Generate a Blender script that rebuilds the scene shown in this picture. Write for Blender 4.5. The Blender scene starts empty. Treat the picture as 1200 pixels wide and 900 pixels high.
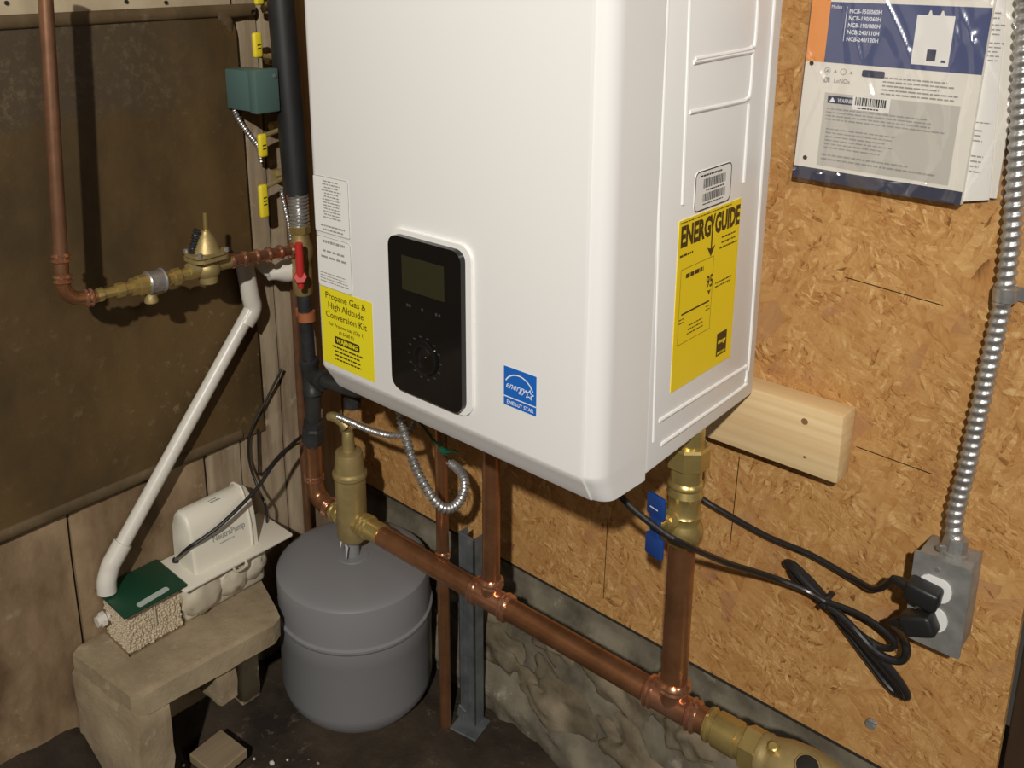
import bpy, bmesh, math, random
from mathutils import Vector, Matrix, noise
V = Vector
random.seed(7)
C = bpy.context.scene.collection
PI = math.pi

# ------------------------------------------------------------------ camera
cam_data = bpy.data.cameras.new('camera')
cam = bpy.data.objects.new('camera', cam_data); C.objects.link(cam)
FWD = V((-0.6865616, 0.67956478, -0.25850508)); RGT = V((0.70715209, 0.70677481, -0.02013191)); UPV = V((-0.16902394, 0.1966242, 0.9658001))
cam.matrix_world = Matrix(((RGT.x, UPV.x, -FWD.x, 0.91080851), (RGT.y, UPV.y, -FWD.y, -1.09059326), (RGT.z, UPV.z, -FWD.z, 0.53091255), (0, 0, 0, 1)))
cam_data.sensor_width = 36.0
cam_data.lens = 1086.7867 / 1200 * 36.0
cam_data.shift_x = (600 - 496.036) / 1200
cam_data.shift_y = (253.0392 - 450) / 1200
cam_data.clip_start = 0.02
bpy.context.scene.camera = cam

# ------------------------------------------------------------------ world, light, exposure
world = bpy.data.worlds.new('world'); bpy.context.scene.world = world
world.use_nodes = True
world.node_tree.nodes['Background'].inputs[0].default_value = (1.0, 0.9, 0.78, 1)
world.node_tree.nodes['Background'].inputs[1].default_value = 0.045
lamp_data = bpy.data.lights.new('ceiling_bulb', 'POINT')
lamp_data.energy = 330
lamp_data.color = (1.0, 0.955, 0.89)
lamp_data.shadow_soft_size = 0.035
lamp = bpy.data.objects.new('ceiling_bulb', lamp_data); C.objects.link(lamp)
lamp.location = (1.63, -2.37, 1.71)
fill_data = bpy.data.lights.new('fill_light', 'POINT')      # soft unseen fill, added from the right to brighten the heater side
fill_data.energy = 58
fill_data.color = (1.0, 0.965, 0.92)
fill_data.shadow_soft_size = 0.3
fill = bpy.data.objects.new('fill_light', fill_data); C.objects.link(fill)
fill.location = (3.2, -1.3, 1.5)
vs = bpy.context.scene.view_settings
vs.view_transform = 'Standard'; vs.look = 'None'; vs.gamma = 1.0; vs.use_curve_mapping = False
vs.exposure = 0.0

# ------------------------------------------------------------------ materials
def nt(name):
    m = bpy.data.materials.new(name); m.use_nodes = True
    t = m.node_tree; b = t.nodes['Principled BSDF']
    return m, t, b
def N(t, kind, **kw):
    n = t.nodes.new(kind)
    for k, v in kw.items(): setattr(n, k, v)
    return n
def mat(name, col, rough=0.5, metal=0.0, col2=None, nscale=8, stretch=(1, 1, 1), contrast=(0.35, 0.65), bump=0.0, bscale=60, bdist=0.002, spec=0.5, coat=0.0, detail=6):
    m, t, b = nt(name)
    b.inputs['Base Color'].default_value = (*col, 1)
    b.inputs['Roughness'].default_value = rough; b.inputs['Metallic'].default_value = metal
    b.inputs['Specular IOR Level'].default_value = spec
    b.inputs['Coat Weight'].default_value = coat
    tc = N(t, 'ShaderNodeTexCoord'); mp = N(t, 'ShaderNodeMapping'); mp.inputs['Scale'].default_value = stretch
    t.links.new(tc.outputs['Object'], mp.inputs[0])
    if col2 is not None:
        nz = N(t, 'ShaderNodeTexNoise'); nz.inputs['Scale'].default_value = nscale; nz.inputs['Detail'].default_value = detail
        nz.inputs['Roughness'].default_value = 0.62
        t.links.new(mp.outputs[0], nz.inputs['Vector'])
        r = N(t, 'ShaderNodeValToRGB')
        r.color_ramp.elements[0].position = contrast[0]; r.color_ramp.elements[1].position = contrast[1]
        r.color_ramp.elements[0].color = (*col, 1); r.color_ramp.elements[1].color = (*col2, 1)
        t.links.new(nz.outputs['Fac'], r.inputs[0]); t.links.new(r.outputs[0], b.inputs['Base Color'])
    if bump:
        nb = N(t, 'ShaderNodeTexNoise'); nb.inputs['Scale'].default_value = bscale; nb.inputs['Detail'].default_value = 5
        t.links.new(mp.outputs[0], nb.inputs['Vector'])
        bp = N(t, 'ShaderNodeBump'); bp.inputs['Strength'].default_value = bump; bp.inputs['Distance'].default_value = bdist
        t.links.new(nb.outputs['Fac'], bp.inputs['Height']); t.links.new(bp.outputs[0], b.inputs['Normal'])
    return m
def mathn(t, op, a, b=None):
    n = N(t, 'ShaderNodeMath', operation=op)
    for i, v in enumerate((a, b)):
        if v is None: continue
        if isinstance(v, (int, float)): n.inputs[i].default_value = v
        else: t.links.new(v, n.inputs[i])
    return n.outputs[0]
def mixc(t, fac, a, b, mode='MIX'):
    n = N(t, 'ShaderNodeMix', data_type='RGBA', blend_type=mode)
    for s, v in ((0, fac), (6, a), (7, b)):
        if isinstance(v, (int, float)): n.inputs[s].default_value = v
        elif isinstance(v, tuple): n.inputs[s].default_value = (*v, 1)
        else: t.links.new(v, n.inputs[s])
    return n.outputs[2]

def osb_material():
    m, t, b = nt('oriented_strand_board')
    tc = N(t, 'ShaderNodeTexCoord')
    wob = N(t, 'ShaderNodeTexNoise'); wob.inputs['Scale'].default_value = 30; wob.inputs['Detail'].default_value = 4
    t.links.new(tc.outputs['Object'], wob.inputs['Vector'])
    add = N(t, 'ShaderNodeMix', data_type='RGBA', blend_type='LINEAR_LIGHT'); add.inputs[0].default_value = 0.008
    t.links.new(tc.outputs['Object'], add.inputs[6]); t.links.new(wob.outputs['Color'], add.inputs[7])
    def layer(k, base_rot, aniso, cell, fx, fz, fiber, seed):
        """flakes: irregular cells, each with its own grain direction and tone"""
        r0 = N(t, 'ShaderNodeVectorRotate', rotation_type='Y_AXIS'); r0.inputs['Angle'].default_value = math.radians(base_rot)
        t.links.new(add.outputs[2], r0.inputs['Vector'])
        mp = N(t, 'ShaderNodeMapping'); mp.inputs['Scale'].default_value = (cell / aniso, 2, cell * aniso); mp.inputs['Location'].default_value = (seed, seed * .3, seed * 1.7)
        t.links.new(r0.outputs[0], mp.inputs[0])
        vo = N(t, 'ShaderNodeTexVoronoi', feature='F1'); vo.inputs['Scale'].default_value = 1.0
        t.links.new(mp.outputs[0], vo.inputs['Vector'])
        sep = N(t, 'ShaderNodeSeparateColor'); t.links.new(vo.outputs['Color'], sep.inputs[0])
        r1 = N(t, 'ShaderNodeVectorRotate', rotation_type='Y_AXIS')
        t.links.new(add.outputs[2], r1.inputs['Vector']); t.links.new(mathn(t, 'MULTIPLY', sep.outputs[0], 6.283), r1.inputs['Angle'])
        mp2 = N(t, 'ShaderNodeMapping'); mp2.inputs['Scale'].default_value = (fx, 3, fz); t.links.new(r1.outputs[0], mp2.inputs[0])
        fb = N(t, 'ShaderNodeTexNoise'); fb.inputs['Scale'].default_value = 1.0; fb.inputs['Detail'].default_value = 5; fb.inputs['Roughness'].default_value = 0.65
        t.links.new(mp2.outputs[0], fb.inputs['Vector'])
        val = mathn(t, 'ADD', mathn(t, 'MULTIPLY', sep.outputs[1], 0.5), mathn(t, 'MULTIPLY', mathn(t, 'SUBTRACT', fb.outputs['Fac'], 0.5), fiber))
        val = mathn(t, 'ADD', val, 0.25)
        gap = mathn(t, 'MULTIPLY', mathn(t, 'POWER', vo.outputs['Distance'], 3.0), 0.42)
        val = mathn(t, 'SUBTRACT', val, gap)
        hgt = mathn(t, 'ADD', mathn(t, 'MULTIPLY', sep.outputs[2], 0.6), mathn(t, 'MULTIPLY', fb.outputs['Fac'], 0.8))
        return val, hgt, sep
    big = layer(0, 62, 1.6, 24, 26, 200, 0.75, 1.3)
    mid = layer(1, -40, 1.7, 48, 45, 300, 0.95, 7.7)
    chips = [layer(2, 12, 1.9, 85, 60, 380, 1.25, 13.1), layer(3, -68, 2.1, 110, 70, 420, 1.3, 23.4), layer(4, 74, 2.0, 95, 70, 420, 1.3, 31.9), layer(5, -25, 2.3, 120, 80, 420, 1.35, 44.2)]
    def mask(scale, lo, hi, seed):
        n = N(t, 'ShaderNodeTexNoise'); n.inputs['Scale'].default_value = scale; n.inputs['Detail'].default_value = 5
        mp = N(t, 'ShaderNodeMapping'); mp.inputs['Location'].default_value = (seed, 0, seed); t.links.new(tc.outputs['Object'], mp.inputs[0]); t.links.new(mp.outputs[0], n.inputs['Vector'])
        r = N(t, 'ShaderNodeMapRange'); r.inputs[1].default_value = lo; r.inputs[2].default_value = hi; t.links.new(n.outputs['Fac'], r.inputs[0]); return r.outputs[0]
    def fmix(f, a, c):
        x = N(t, 'ShaderNodeMix', data_type='FLOAT'); t.links.new(f, x.inputs[0]); t.links.new(a, x.inputs[2]); t.links.new(c, x.inputs[3]); return x.outputs[0]
    m1 = mathn(t, 'GREATER_THAN', mid[2].outputs[2], 0.5)
    v = fmix(m1, big[0], mid[0]); h = fmix(m1, big[1], mid[1])
    mk = [mask(10, 0.43, 0.53, 3.0), mask(13, 0.43, 0.53, 9.0)]
    m2 = mk[0]
    for q, cl in enumerate(chips):
        mm = mathn(t, 'MULTIPLY', mathn(t, 'GREATER_THAN', cl[2].outputs[2], 0.62), mk[q % 2])
        v = fmix(mm, v, cl[0]); h = fmix(mm, h, cl[1])
    r = N(t, 'ShaderNodeValToRGB'); els = r.color_ramp.elements
    els[0].position = 0.0; els[0].color = (0.20, 0.088, 0.028, 1)
    els[1].position = 1.0; els[1].color = (0.82, 0.58, 0.29, 1)
    for p, c in ((0.2, (0.40, 0.19, 0.058)), (0.42, (0.46, 0.248, 0.085)), (0.62, (0.53, 0.305, 0.113)), (0.82, (0.64, 0.42, 0.185))):
        e = els.new(p); e.color = (*c, 1)
    t.links.new(v, r.inputs[0]); col = r.outputs[0]
    sp = mathn(t, 'MULTIPLY', mathn(t, 'GREATER_THAN', big[2].outputs[2], 0.86), mathn(t, 'SUBTRACT', 1.0, m2))
    col = mixc(t, mathn(t, 'MULTIPLY', sp, 0.5), col, (0.36, 0.18, 0.09))
    t.links.new(col, b.inputs['Base Color'])
    bp = N(t, 'ShaderNodeBump'); bp.inputs['Strength'].default_value = 0.5; bp.inputs['Distance'].default_value = 0.0012
    t.links.new(h, bp.inputs['Height']); t.links.new(bp.outputs[0], b.inputs['Normal'])
    b.inputs['Roughness'].default_value = 0.6; b.inputs['Specular IOR Level'].default_value = 0.25
    return m

def wood_material(name, c1, c2, axis, scale=30, rings=0.6):
    m, t, b = nt(name)
    tc = N(t, 'ShaderNodeTexCoord'); mp = N(t, 'ShaderNodeMapping')
    st = [1.0, 1.0, 1.0]; st[axis] = 0.06
    mp.inputs['Scale'].default_value = st
    t.links.new(tc.outputs['Object'], mp.inputs[0])
    nz = N(t, 'ShaderNodeTexNoise'); nz.inputs['Scale'].default_value = scale; nz.inputs['Detail'].default_value = 7; nz.inputs['Roughness'].default_value = 0.65
    t.links.new(mp.outputs[0], nz.inputs['Vector'])
    r = N(t, 'ShaderNodeValToRGB'); r.color_ramp.elements[0].position = 0.32; r.color_ramp.elements[1].position = 0.68
    r.color_ramp.elements[0].color = (*c1, 1); r.color_ramp.elements[1].color = (*c2, 1)
    t.links.new(nz.outputs['Fac'], r.inputs[0])
    wv = N(t, 'ShaderNodeTexWave', wave_type='BANDS', bands_direction='Z' if axis == 0 else 'Y'); wv.inputs['Scale'].default_value = scale * 0.5
    wv.inputs['Distortion'].default_value = 3.0; wv.inputs['Detail'].default_value = 2.0; wv.inputs['Detail Scale'].default_value = 0.6
    t.links.new(mp.outputs[0], wv.inputs['Vector'])
    wr = N(t, 'ShaderNodeMapRange'); wr.inputs[1].default_value = 0.5; wr.inputs[2].default_value = 1.0
    t.links.new(wv.outputs['Fac'], wr.inputs[0])
    c = mixc(t, mathn(t, 'MULTIPLY', wr.outputs[0], rings), r.outputs[0], c1)
    t.links.new(c, b.inputs['Base Color']); b.inputs['Roughness'].default_value = 0.7; b.inputs['Specular IOR Level'].default_value = 0.2
    bp = N(t, 'ShaderNodeBump'); bp.inputs['Strength'].default_value = 0.25; bp.inputs['Distance'].default_value = 0.001
    t.links.new(nz.outputs['Fac'], bp.inputs['Height']); t.links.new(bp.outputs[0], b.inputs['Normal'])
    return m

def stained_material(name, c1, c2, c3, stretch, s1, s2, rough, bump, spec=0.3, band=None):
    m, t, b = nt(name)
    tc = N(t, 'ShaderNodeTexCoord'); mp = N(t, 'ShaderNodeMapping'); mp.inputs['Scale'].default_value = stretch
    t.links.new(tc.outputs['Object'], mp.inputs[0])
    a = N(t, 'ShaderNodeTexNoise'); a.inputs['Scale'].default_value = s1; a.inputs['Detail'].default_value = 6; a.inputs['Roughness'].default_value = 0.6
    t.links.new(mp.outputs[0], a.inputs['Vector'])
    r = N(t, 'ShaderNodeValToRGB'); r.color_ramp.elements[0].position = 0.36; r.color_ramp.elements[1].position = 0.64
    r.color_ramp.elements[0].color = (*c1, 1); r.color_ramp.elements[1].color = (*c2, 1)
    t.links.new(a.outputs['Fac'], r.inputs[0])
    d = N(t, 'ShaderNodeTexNoise'); d.inputs['Scale'].default_value = s2; d.inputs['Detail'].default_value = 8; d.inputs['Roughness'].default_value = 0.7
    t.links.new(tc.outputs['Object'], d.inputs['Vector'])
    e = N(t, 'ShaderNodeTexNoise'); e.inputs['Scale'].default_value = s1 * 0.7; e.inputs['Detail'].default_value = 2
    t.links.new(tc.outputs['Object'], e.inputs['Vector'])
    mr = N(t, 'ShaderNodeMapRange'); mr.inputs[1].default_value = 0.57; mr.inputs[2].default_value = 0.68
    t.links.new(d.outputs['Fac'], mr.inputs[0])
    er = N(t, 'ShaderNodeMapRange'); er.inputs[1].default_value = 0.42; er.inputs[2].default_value = 0.62
    t.links.new(e.outputs['Fac'], er.inputs[0])
    c = mixc(t, mathn(t, 'MULTIPLY', mathn(t, 'MULTIPLY', mr.outputs[0], er.outputs[0]), 0.8), r.outputs[0], c3)
    if band:      # an older scuffed grey band across the sheet
        sx = N(t, 'ShaderNodeSeparateXYZ'); t.links.new(tc.outputs['Object'], sx.inputs[0])
        zz = mathn(t, 'ADD', sx.outputs[2], mathn(t, 'MULTIPLY', e.outputs['Fac'], 0.06))
        m1 = N(t, 'ShaderNodeMapRange'); m1.inputs[1].default_value = band[0]; m1.inputs[2].default_value = band[0] + 0.025; t.links.new(zz, m1.inputs[0])
        m2 = N(t, 'ShaderNodeMapRange'); m2.inputs[1].default_value = band[1]; m2.inputs[2].default_value = band[1] - 0.14
        t.links.new(mathn(t, 'ADD', sx.outputs[1], mathn(t, 'MULTIPLY', e.outputs['Fac'], 0.1)), m2.inputs[0])
        bm_ = mathn(t, 'MULTIPLY', m1.outputs[0], m2.outputs[0])
        c = mixc(t, mathn(t, 'MULTIPLY', bm_, 0.75), c, (0.058, 0.043, 0.026))
        f = N(t, 'ShaderNodeTexNoise'); f.inputs['Scale'].default_value = 75; f.inputs['Detail'].default_value = 6; f.inputs['Roughness'].default_value = 0.75
        t.links.new(tc.outputs['Object'], f.inputs['Vector'])
        m3 = N(t, 'ShaderNodeMapRange'); m3.inputs[1].default_value = 0.50; m3.inputs[2].default_value = 0.62; t.links.new(f.outputs['Fac'], m3.inputs[0])
        c = mixc(t, mathn(t, 'MULTIPLY', mathn(t, 'MULTIPLY', m3.outputs[0], bm_), mathn(t, 'ADD', mathn(t, 'MULTIPLY', er.outputs[0], 0.5), 0.2)), c, c3)
    t.links.new(c, b.inputs['Base Color']); b.inputs['Roughness'].default_value = rough; b.inputs['Specular IOR Level'].default_value = spec
    bp = N(t, 'ShaderNodeBump'); bp.inputs['Strength'].default_value = bump; bp.inputs['Distance'].default_value = 0.003
    t.links.new(d.outputs['Fac'], bp.inputs['Height']); t.links.new(bp.outputs[0], b.inputs['Normal'])
    return m

def clear_material(name, gloss=0.12, tint=(1, 1, 1), rough=0.08):
    m = bpy.data.materials.new(name); m.use_nodes = True; t = m.node_tree; t.nodes.clear()
    o = N(t, 'ShaderNodeOutputMaterial'); mx = N(t, 'ShaderNodeMixShader'); tr = N(t, 'ShaderNodeBsdfTransparent'); gl = N(t, 'ShaderNodeBsdfGlossy')
    tr.inputs[0].default_value = (*tint, 1); gl.inputs['Roughness'].default_value = rough
    mx.inputs[0].default_value = gloss
    t.links.new(tr.outputs[0], mx.inputs[1]); t.links.new(gl.outputs[0], mx.inputs[2]); t.links.new(mx.outputs[0], o.inputs[0])
    return m

M = {}
M['osb'] = osb_material()
M['pine'] = wood_material('pale_pine', (0.60, 0.42, 0.21), (0.72, 0.55, 0.31), 0, 45, 0.55)
M['old_plank'] = stained_material('weathered_plank', (0.19, 0.135, 0.08), (0.40, 0.32, 0.215), (0.48, 0.41, 0.30), (1, 1, 0.10), 26, 30, 0.85, 0.5)
M['parged'] = stained_material('stained_concrete', (0.115, 0.07, 0.034), (0.31, 0.215, 0.125), (0.43, 0.34, 0.235), (1, 1, 0.5), 9, 20, 0.9, 0.6)
M['beige'] = mat('beige_board', (0.56, 0.47, 0.32), 0.7, 0, (0.46, 0.37, 0.24), 12, bump=0.2)
M['panel'] = stained_material('rust_brown_sheet', (0.054, 0.034, 0.013), (0.112, 0.067, 0.024), (0.18, 0.135, 0.075), (1, 1, 0.6), 5, 55, 0.6, 0.25, 0.35, (0.62, 0.40))
M['panel_rim'] = stained_material('rust_brown_rim', (0.068, 0.045, 0.020), (0.115, 0.078, 0.038), (0.17, 0.13, 0.085), (1, 1, 1), 9, 30, 0.6, 0.3, 0.35)
M['dirt'] = stained_material('damp_dirt', (0.020, 0.014, 0.009), (0.060, 0.043, 0.027), (0.15, 0.12, 0.085), (1, 1, 1), 7, 40, 0.9, 1.0)
M['stone'] = stained_material('rubble_foundation', (0.10, 0.078, 0.048), (0.25, 0.205, 0.135), (0.36, 0.31, 0.225), (1, 1, 1), 9, 22, 0.9, 0.9)
M['mortar'] = stained_material('grey_parging', (0.085, 0.072, 0.050), (0.20, 0.175, 0.125), (0.40, 0.36, 0.28), (1, 1, 1), 12, 20, 0.9, 0.6)
M['block'] = stained_material('concrete_block', (0.25, 0.19, 0.115), (0.36, 0.285, 0.18), (0.47, 0.41, 0.30), (1, 1, 1), 10, 45, 0.9, 0.8)
M['darkwood'] = wood_material('dark_stud', (0.035, 0.02, 0.01), (0.075, 0.043, 0.02), 2, 40)
M['offcut'] = wood_material('dusty_offcut', (0.20, 0.15, 0.09), (0.30, 0.23, 0.14), 1, 30)
M['white'] = mat('white_enamel', (0.84, 0.832, 0.81), 0.32, spec=0.45)
M['white2'] = mat('white_trim', (0.84, 0.83, 0.80), 0.3)
M['under'] = mat('dark_underside', (0.09, 0.085, 0.08), 0.6, 0.2)
M['gloss_black'] = mat('gloss_black', (0.006, 0.006, 0.006), 0.09)
M['screen'] = mat('lcd_screen', (0.028, 0.027, 0.013), 0.25)
M['faint'] = mat('faint_grey_print', (0.045, 0.045, 0.045), 0.4)
M['copper'] = mat('copper', (0.45, 0.215, 0.105), 0.30, 0.8, (0.31, 0.145, 0.066), 22, bump=0.05, bscale=80)
M['copper_dark'] = mat('tarnished_copper', (0.27, 0.135, 0.074), 0.4, 0.6, (0.18, 0.09, 0.048), 20)
M['copper_fit'] = mat('copper_fitting', (0.70, 0.36, 0.22), 0.2, 0.85, (0.52, 0.25, 0.14), 30)
M['brass'] = mat('brass', (0.60, 0.46, 0.17), 0.3, 0.75, (0.48, 0.36, 0.13), 25)
M['brass_dull'] = mat('cast_brass', (0.46, 0.355, 0.155), 0.48, 0.55, (0.36, 0.27, 0.11), 25, bump=0.15, bscale=200)
M['steel'] = mat('galvanised_steel', (0.52, 0.51, 0.49), 0.36, 0.75, (0.36, 0.35, 0.335), 60)
M['steel_dull'] = mat('dull_zinc', (0.36, 0.36, 0.345), 0.5, 0.5, (0.25, 0.25, 0.24), 40)
M['strut'] = mat('grey_strut', (0.17, 0.185, 0.19), 0.45, 0.4, (0.10, 0.112, 0.118), 25)
M['iron'] = mat('black_iron', (0.028, 0.028, 0.028), 0.42, 0.3, (0.055, 0.055, 0.054), 30, bump=0.2)
M['rubber'] = mat('black_foam', (0.012, 0.012, 0.0125), 0.5, 0, (0.022, 0.022, 0.023), 10)
M['cord'] = mat('black_cord', (0.016, 0.015, 0.015), 0.3)
M['red'] = mat('red_handle', (0.55, 0.035, 0.03), 0.4)
M['blue'] = mat('blue_handle', (0.012, 0.05, 0.22), 0.4)
M['yellow_grip'] = mat('yellow_vinyl', (0.78, 0.63, 0.03), 0.45)
M['orange'] = mat('copper_strap', (0.50, 0.17, 0.07), 0.45, 0.3)
M['pvc'] = mat('white_pvc', (0.62, 0.585, 0.515), 0.35)
M['pump'] = mat('ivory_plastic', (0.68, 0.64, 0.53), 0.45)
M['tub'] = mat('ivory_tub', (0.54, 0.49, 0.38), 0.55, 0, (0.44, 0.39, 0.29), 18)
M['green'] = mat('dark_green_lid', (0.008, 0.05, 0.024), 0.42)
M['greybox'] = mat('grey_green_enamel', (0.080, 0.145, 0.130), 0.45)
M['label_white'] = mat('label_white', (0.80, 0.79, 0.75), 0.45)
M['label_yellow'] = mat('label_yellow', (0.84, 0.63, 0.012), 0.4)
M['label_lemon'] = mat('label_lemon', (0.80, 0.70, 0.02), 0.4)
M['label_blue'] = mat('label_blue', (0.01, 0.13, 0.52), 0.4)
M['ink'] = mat('black_ink', (0.015, 0.013, 0.012), 0.5)
M['ink_brown'] = mat('brown_ink', (0.05, 0.03, 0.006), 0.5)
M['ink_grey'] = mat('grey_ink', (0.33, 0.32, 0.30), 0.5)
M['ink_light'] = mat('light_grey_ink', (0.55, 0.54, 0.51), 0.5)
M['ink_white'] = mat('white_ink', (0.80, 0.82, 0.86), 0.5)
M['paper'] = mat('paper', (0.78, 0.745, 0.67), 0.6)
M['paper_grey'] = mat('paper_grey_box', (0.53, 0.51, 0.46), 0.6)
M['navy'] = mat('navy_print', (0.075, 0.092, 0.20), 0.4)
M['navy_dark'] = mat('dark_navy_print', (0.045, 0.05, 0.085), 0.45)
M['orange_print'] = mat('orange_print', (0.78, 0.29, 0.06), 0.4)
M['tank'] = mat('grey_tank_enamel', (0.20, 0.20, 0.205), 0.38, spec=0.4)
M['granule'] = mat('granules', (0.68, 0.60, 0.47), 0.8, 0, (0.50, 0.42, 0.31), 120, contrast=(0.3, 0.7))
M['tape'] = mat('sealing_tape', (0.60, 0.60, 0.60), 0.5)
M['socket'] = mat('white_receptacle', (0.78, 0.77, 0.74), 0.35)
M['plug'] = mat('black_plug', (0.014, 0.014, 0.014), 0.42)
M['bag'] = clear_material('clear_plastic_bag', 0.11, (0.985, 0.98, 0.975), 0.20)
M['clear'] = clear_material('clear_tub_plastic', 0.05, (0.98, 0.97, 0.95), 0.15)
M['wire_green'] = mat('green_wire', (0.01, 0.10, 0.05), 0.4)

# ------------------------------------------------------------------ mesh helpers
def basis(d, hint=None):
    d = V(d).normalized()
    h = V(hint) if hint else (V((0, 0, 1)) if abs(d.z) < 0.9 else V((1, 0, 0)))
    a = h.cross(d).normalized(); b = d.cross(a)
    return a, b, d
class MB:
    def __init__(s): s.v = []; s.f = []
    def add(s, vs, fs):
        o = len(s.v); s.v += [V(p) for p in vs]; s.f += [tuple(i + o for i in f) for f in fs]; return s
    def quad(s, *p): return s.add(p, [tuple(range(len(p)))])
    def prism(s, poly, d):
        n = len(poly); d = V(d); a = [V(p) for p in poly]; b = [p + d for p in a]
        return s.add(a + b, [tuple(range(n))[::-1], tuple(range(n, 2 * n))] + [(i, (i + 1) % n, n + (i + 1) % n, n + i) for i in range(n)])
    def box(s, lo, hi, bev=0.0, seg=2, rot=None, jig=0.0):
        bm = bmesh.new(); lo = V(lo); hi = V(hi); c = (lo + hi) / 2; sz = hi - lo
        bmesh.ops.create_cube(bm, size=1.0)
        for v in bm.verts: v.co = V((v.co.x * sz.x, v.co.y * sz.y, v.co.z * sz.z))
        if bev: bmesh.ops.bevel(bm, geom=bm.edges[:], offset=bev, segments=seg, profile=0.5, affect='EDGES')
        for v in bm.verts:
            if jig: v.co += noise.noise_vector(v.co * 23 + c * 7) * jig
            if rot: v.co = rot @ v.co
            v.co += c
        bm.verts.index_update(); s.add([v.co.copy() for v in bm.verts], [tuple(v.index for v in f.verts) for f in bm.faces]); bm.free(); return s
    def lathe(s, o, d, prof, seg=24, hint=None, cap=True, phase=0.0):
        a, b, d = basis(d, hint); o = V(o); vs = []; fs = []
        for t, r in prof:
            for k in range(seg):
                th = 2 * PI * k / seg + phase
                vs.append(o + d * t + (a * math.cos(th) + b * math.sin(th)) * r)
        n = len(prof)
        for i in range(n - 1):
            for k in range(seg):
                k2 = (k + 1) % seg
                fs.append((i * seg + k, i * seg + k2, (i + 1) * seg + k2, (i + 1) * seg + k))
        if cap: fs += [tuple(range(seg))[::-1], tuple(range((n - 1) * seg, n * seg))]
        return s.add(vs, fs)
    def cyl(s, p, q, r, seg=18, ch=0.0):
        p = V(p); q = V(q); L = (q - p).length
        pr = [(0, r), (L, r)] if not ch else [(0, r - ch), (ch, r), (L - ch, r), (L, r - ch)]
        return s.lathe(p, q - p, pr, seg)
    def tube(s, pts, r, seg=12, res=8, helix=None, step=None, smooth=True, cap=True):
        P = [V(p) for p in pts]
        if smooth and len(P) > 2:
            Q = []
            E = [P[0] * 2 - P[1]] + P + [P[-1] * 2 - P[-2]]
            for i in range(1, len(E) - 2):
                for k in range(res):
                    u = k / res; p0, p1, p2, p3 = E[i - 1:i + 3]
                    Q.append(0.5 * ((2 * p1) + (p2 - p0) * u + (2 * p0 - 5 * p1 + 4 * p2 - p3) * u * u + (3 * p1 - p0 - 3 * p2 + p3) * u ** 3))
            Q.append(P[-1]); P = Q
        if step:
            L = [0]
            for i in range(1, len(P)): L.append(L[-1] + (P[i] - P[i - 1]).length)
            n = max(2, int(L[-1] / step)); Q = []; j = 0
            for k in range(n + 1):
                t = L[-1] * k / n
                while j < len(L) - 2 and L[j + 1] < t: j += 1
                u = (t - L[j]) / max(1e-9, L[j + 1] - L[j]); Q.append(P[j].lerp(P[j + 1], min(1, u)))
            P = Q
        vs = []; fs = []; up = None; dist = 0.0
        for i, p in enumerate(P):
            d = (P[min(i + 1, len(P) - 1)] - P[max(i - 1, 0)]).normalized()
            if up is None: a = basis(d)[0]
            else: a = (up - d * up.dot(d)).normalized()
            up = a; b = d.cross(a)
            if i: dist += (p - P[i - 1]).length
            rr = r(i / (len(P) - 1)) if callable(r) else r
            for k in range(seg):
                th = 2 * PI * k / seg; q = rr
                if helix: q = rr + helix[1] * math.cos(2 * PI * dist / helix[0] - th)
                vs.append(p + (a * math.cos(th) + b * math.sin(th)) * q)
        n = len(P)
        for i in range(n - 1):
            for k in range(seg):
                k2 = (k + 1) % seg
                fs.append((i * seg + k, i * seg + k2, (i + 1) * seg + k2, (i + 1) * seg + k))
        if cap: fs += [tuple(range(seg))[::-1], tuple(range((n - 1) * seg, n * seg))]
        return s.add(vs, fs)
    def ball(s, c, r, sub=2, sc=(1, 1, 1), jig=0.0, rot=None, freq=3.0):
        bm = bmesh.new(); bmesh.ops.create_icosphere(bm, subdivisions=sub, radius=1.0); c = V(c)
        for v in bm.verts:
            k = 1 + jig * noise.noise(v.co * freq + c * 31) if jig else 1
            p = V((v.co.x * sc[0], v.co.y * sc[1], v.co.z * sc[2])) * r * k
            if rot: p = rot @ p
            v.co = p + c
        bm.verts.index_update(); s.add([v.co.copy() for v in bm.verts], [tuple(v.index for v in f.verts) for f in bm.faces]); bm.free(); return s

ORI = {}
def obj(name, mb, m, parent=None, smooth=35, label=None):
    me = bpy.data.meshes.new(name)
    o0 = ORI.get(parent.name, V((0, 0, 0))) if parent else V((0, 0, 0))
    loc = V((0, 0, 0))
    if parent is None and mb.v:
        lo = V((min(p.x for p in mb.v), min(p.y for p in mb.v), min(p.z for p in mb.v))); hi = V((max(p.x for p in mb.v), max(p.y for p in mb.v), 0))
        loc = V(((lo.x + hi.x) / 2, (lo.y + hi.y) / 2, lo.z)); o0 = loc
    me.from_pydata([tuple(p - o0) for p in mb.v], [], mb.f)
    bm = bmesh.new(); bm.from_mesh(me); bmesh.ops.recalc_face_normals(bm, faces=bm.faces[:]); bm.to_mesh(me); bm.free()
    if smooth:
        for p in me.polygons: p.use_smooth = True
        me.set_sharp_from_angle(angle=math.radians(smooth))
    me.materials.append(m)
    o = bpy.data.objects.new(name, me); C.objects.link(o)
    o.location = loc
    if parent: o.parent = parent
    ORI[o.name] = o0
    if label: o['label'] = label
    if name in ('print', 'logo_row', 'barcode'): o['kind'] = 'stuff'
    return o
def thing(name, label, cat, loc, group=None):
    o = bpy.data.objects.new(name, None); C.objects.link(o); o.location = V(loc); o.empty_display_size = 0.03
    ORI[o.name] = V(loc); o['label'] = label; o['category'] = cat
    if group: o['group'] = group
    return o
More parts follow.
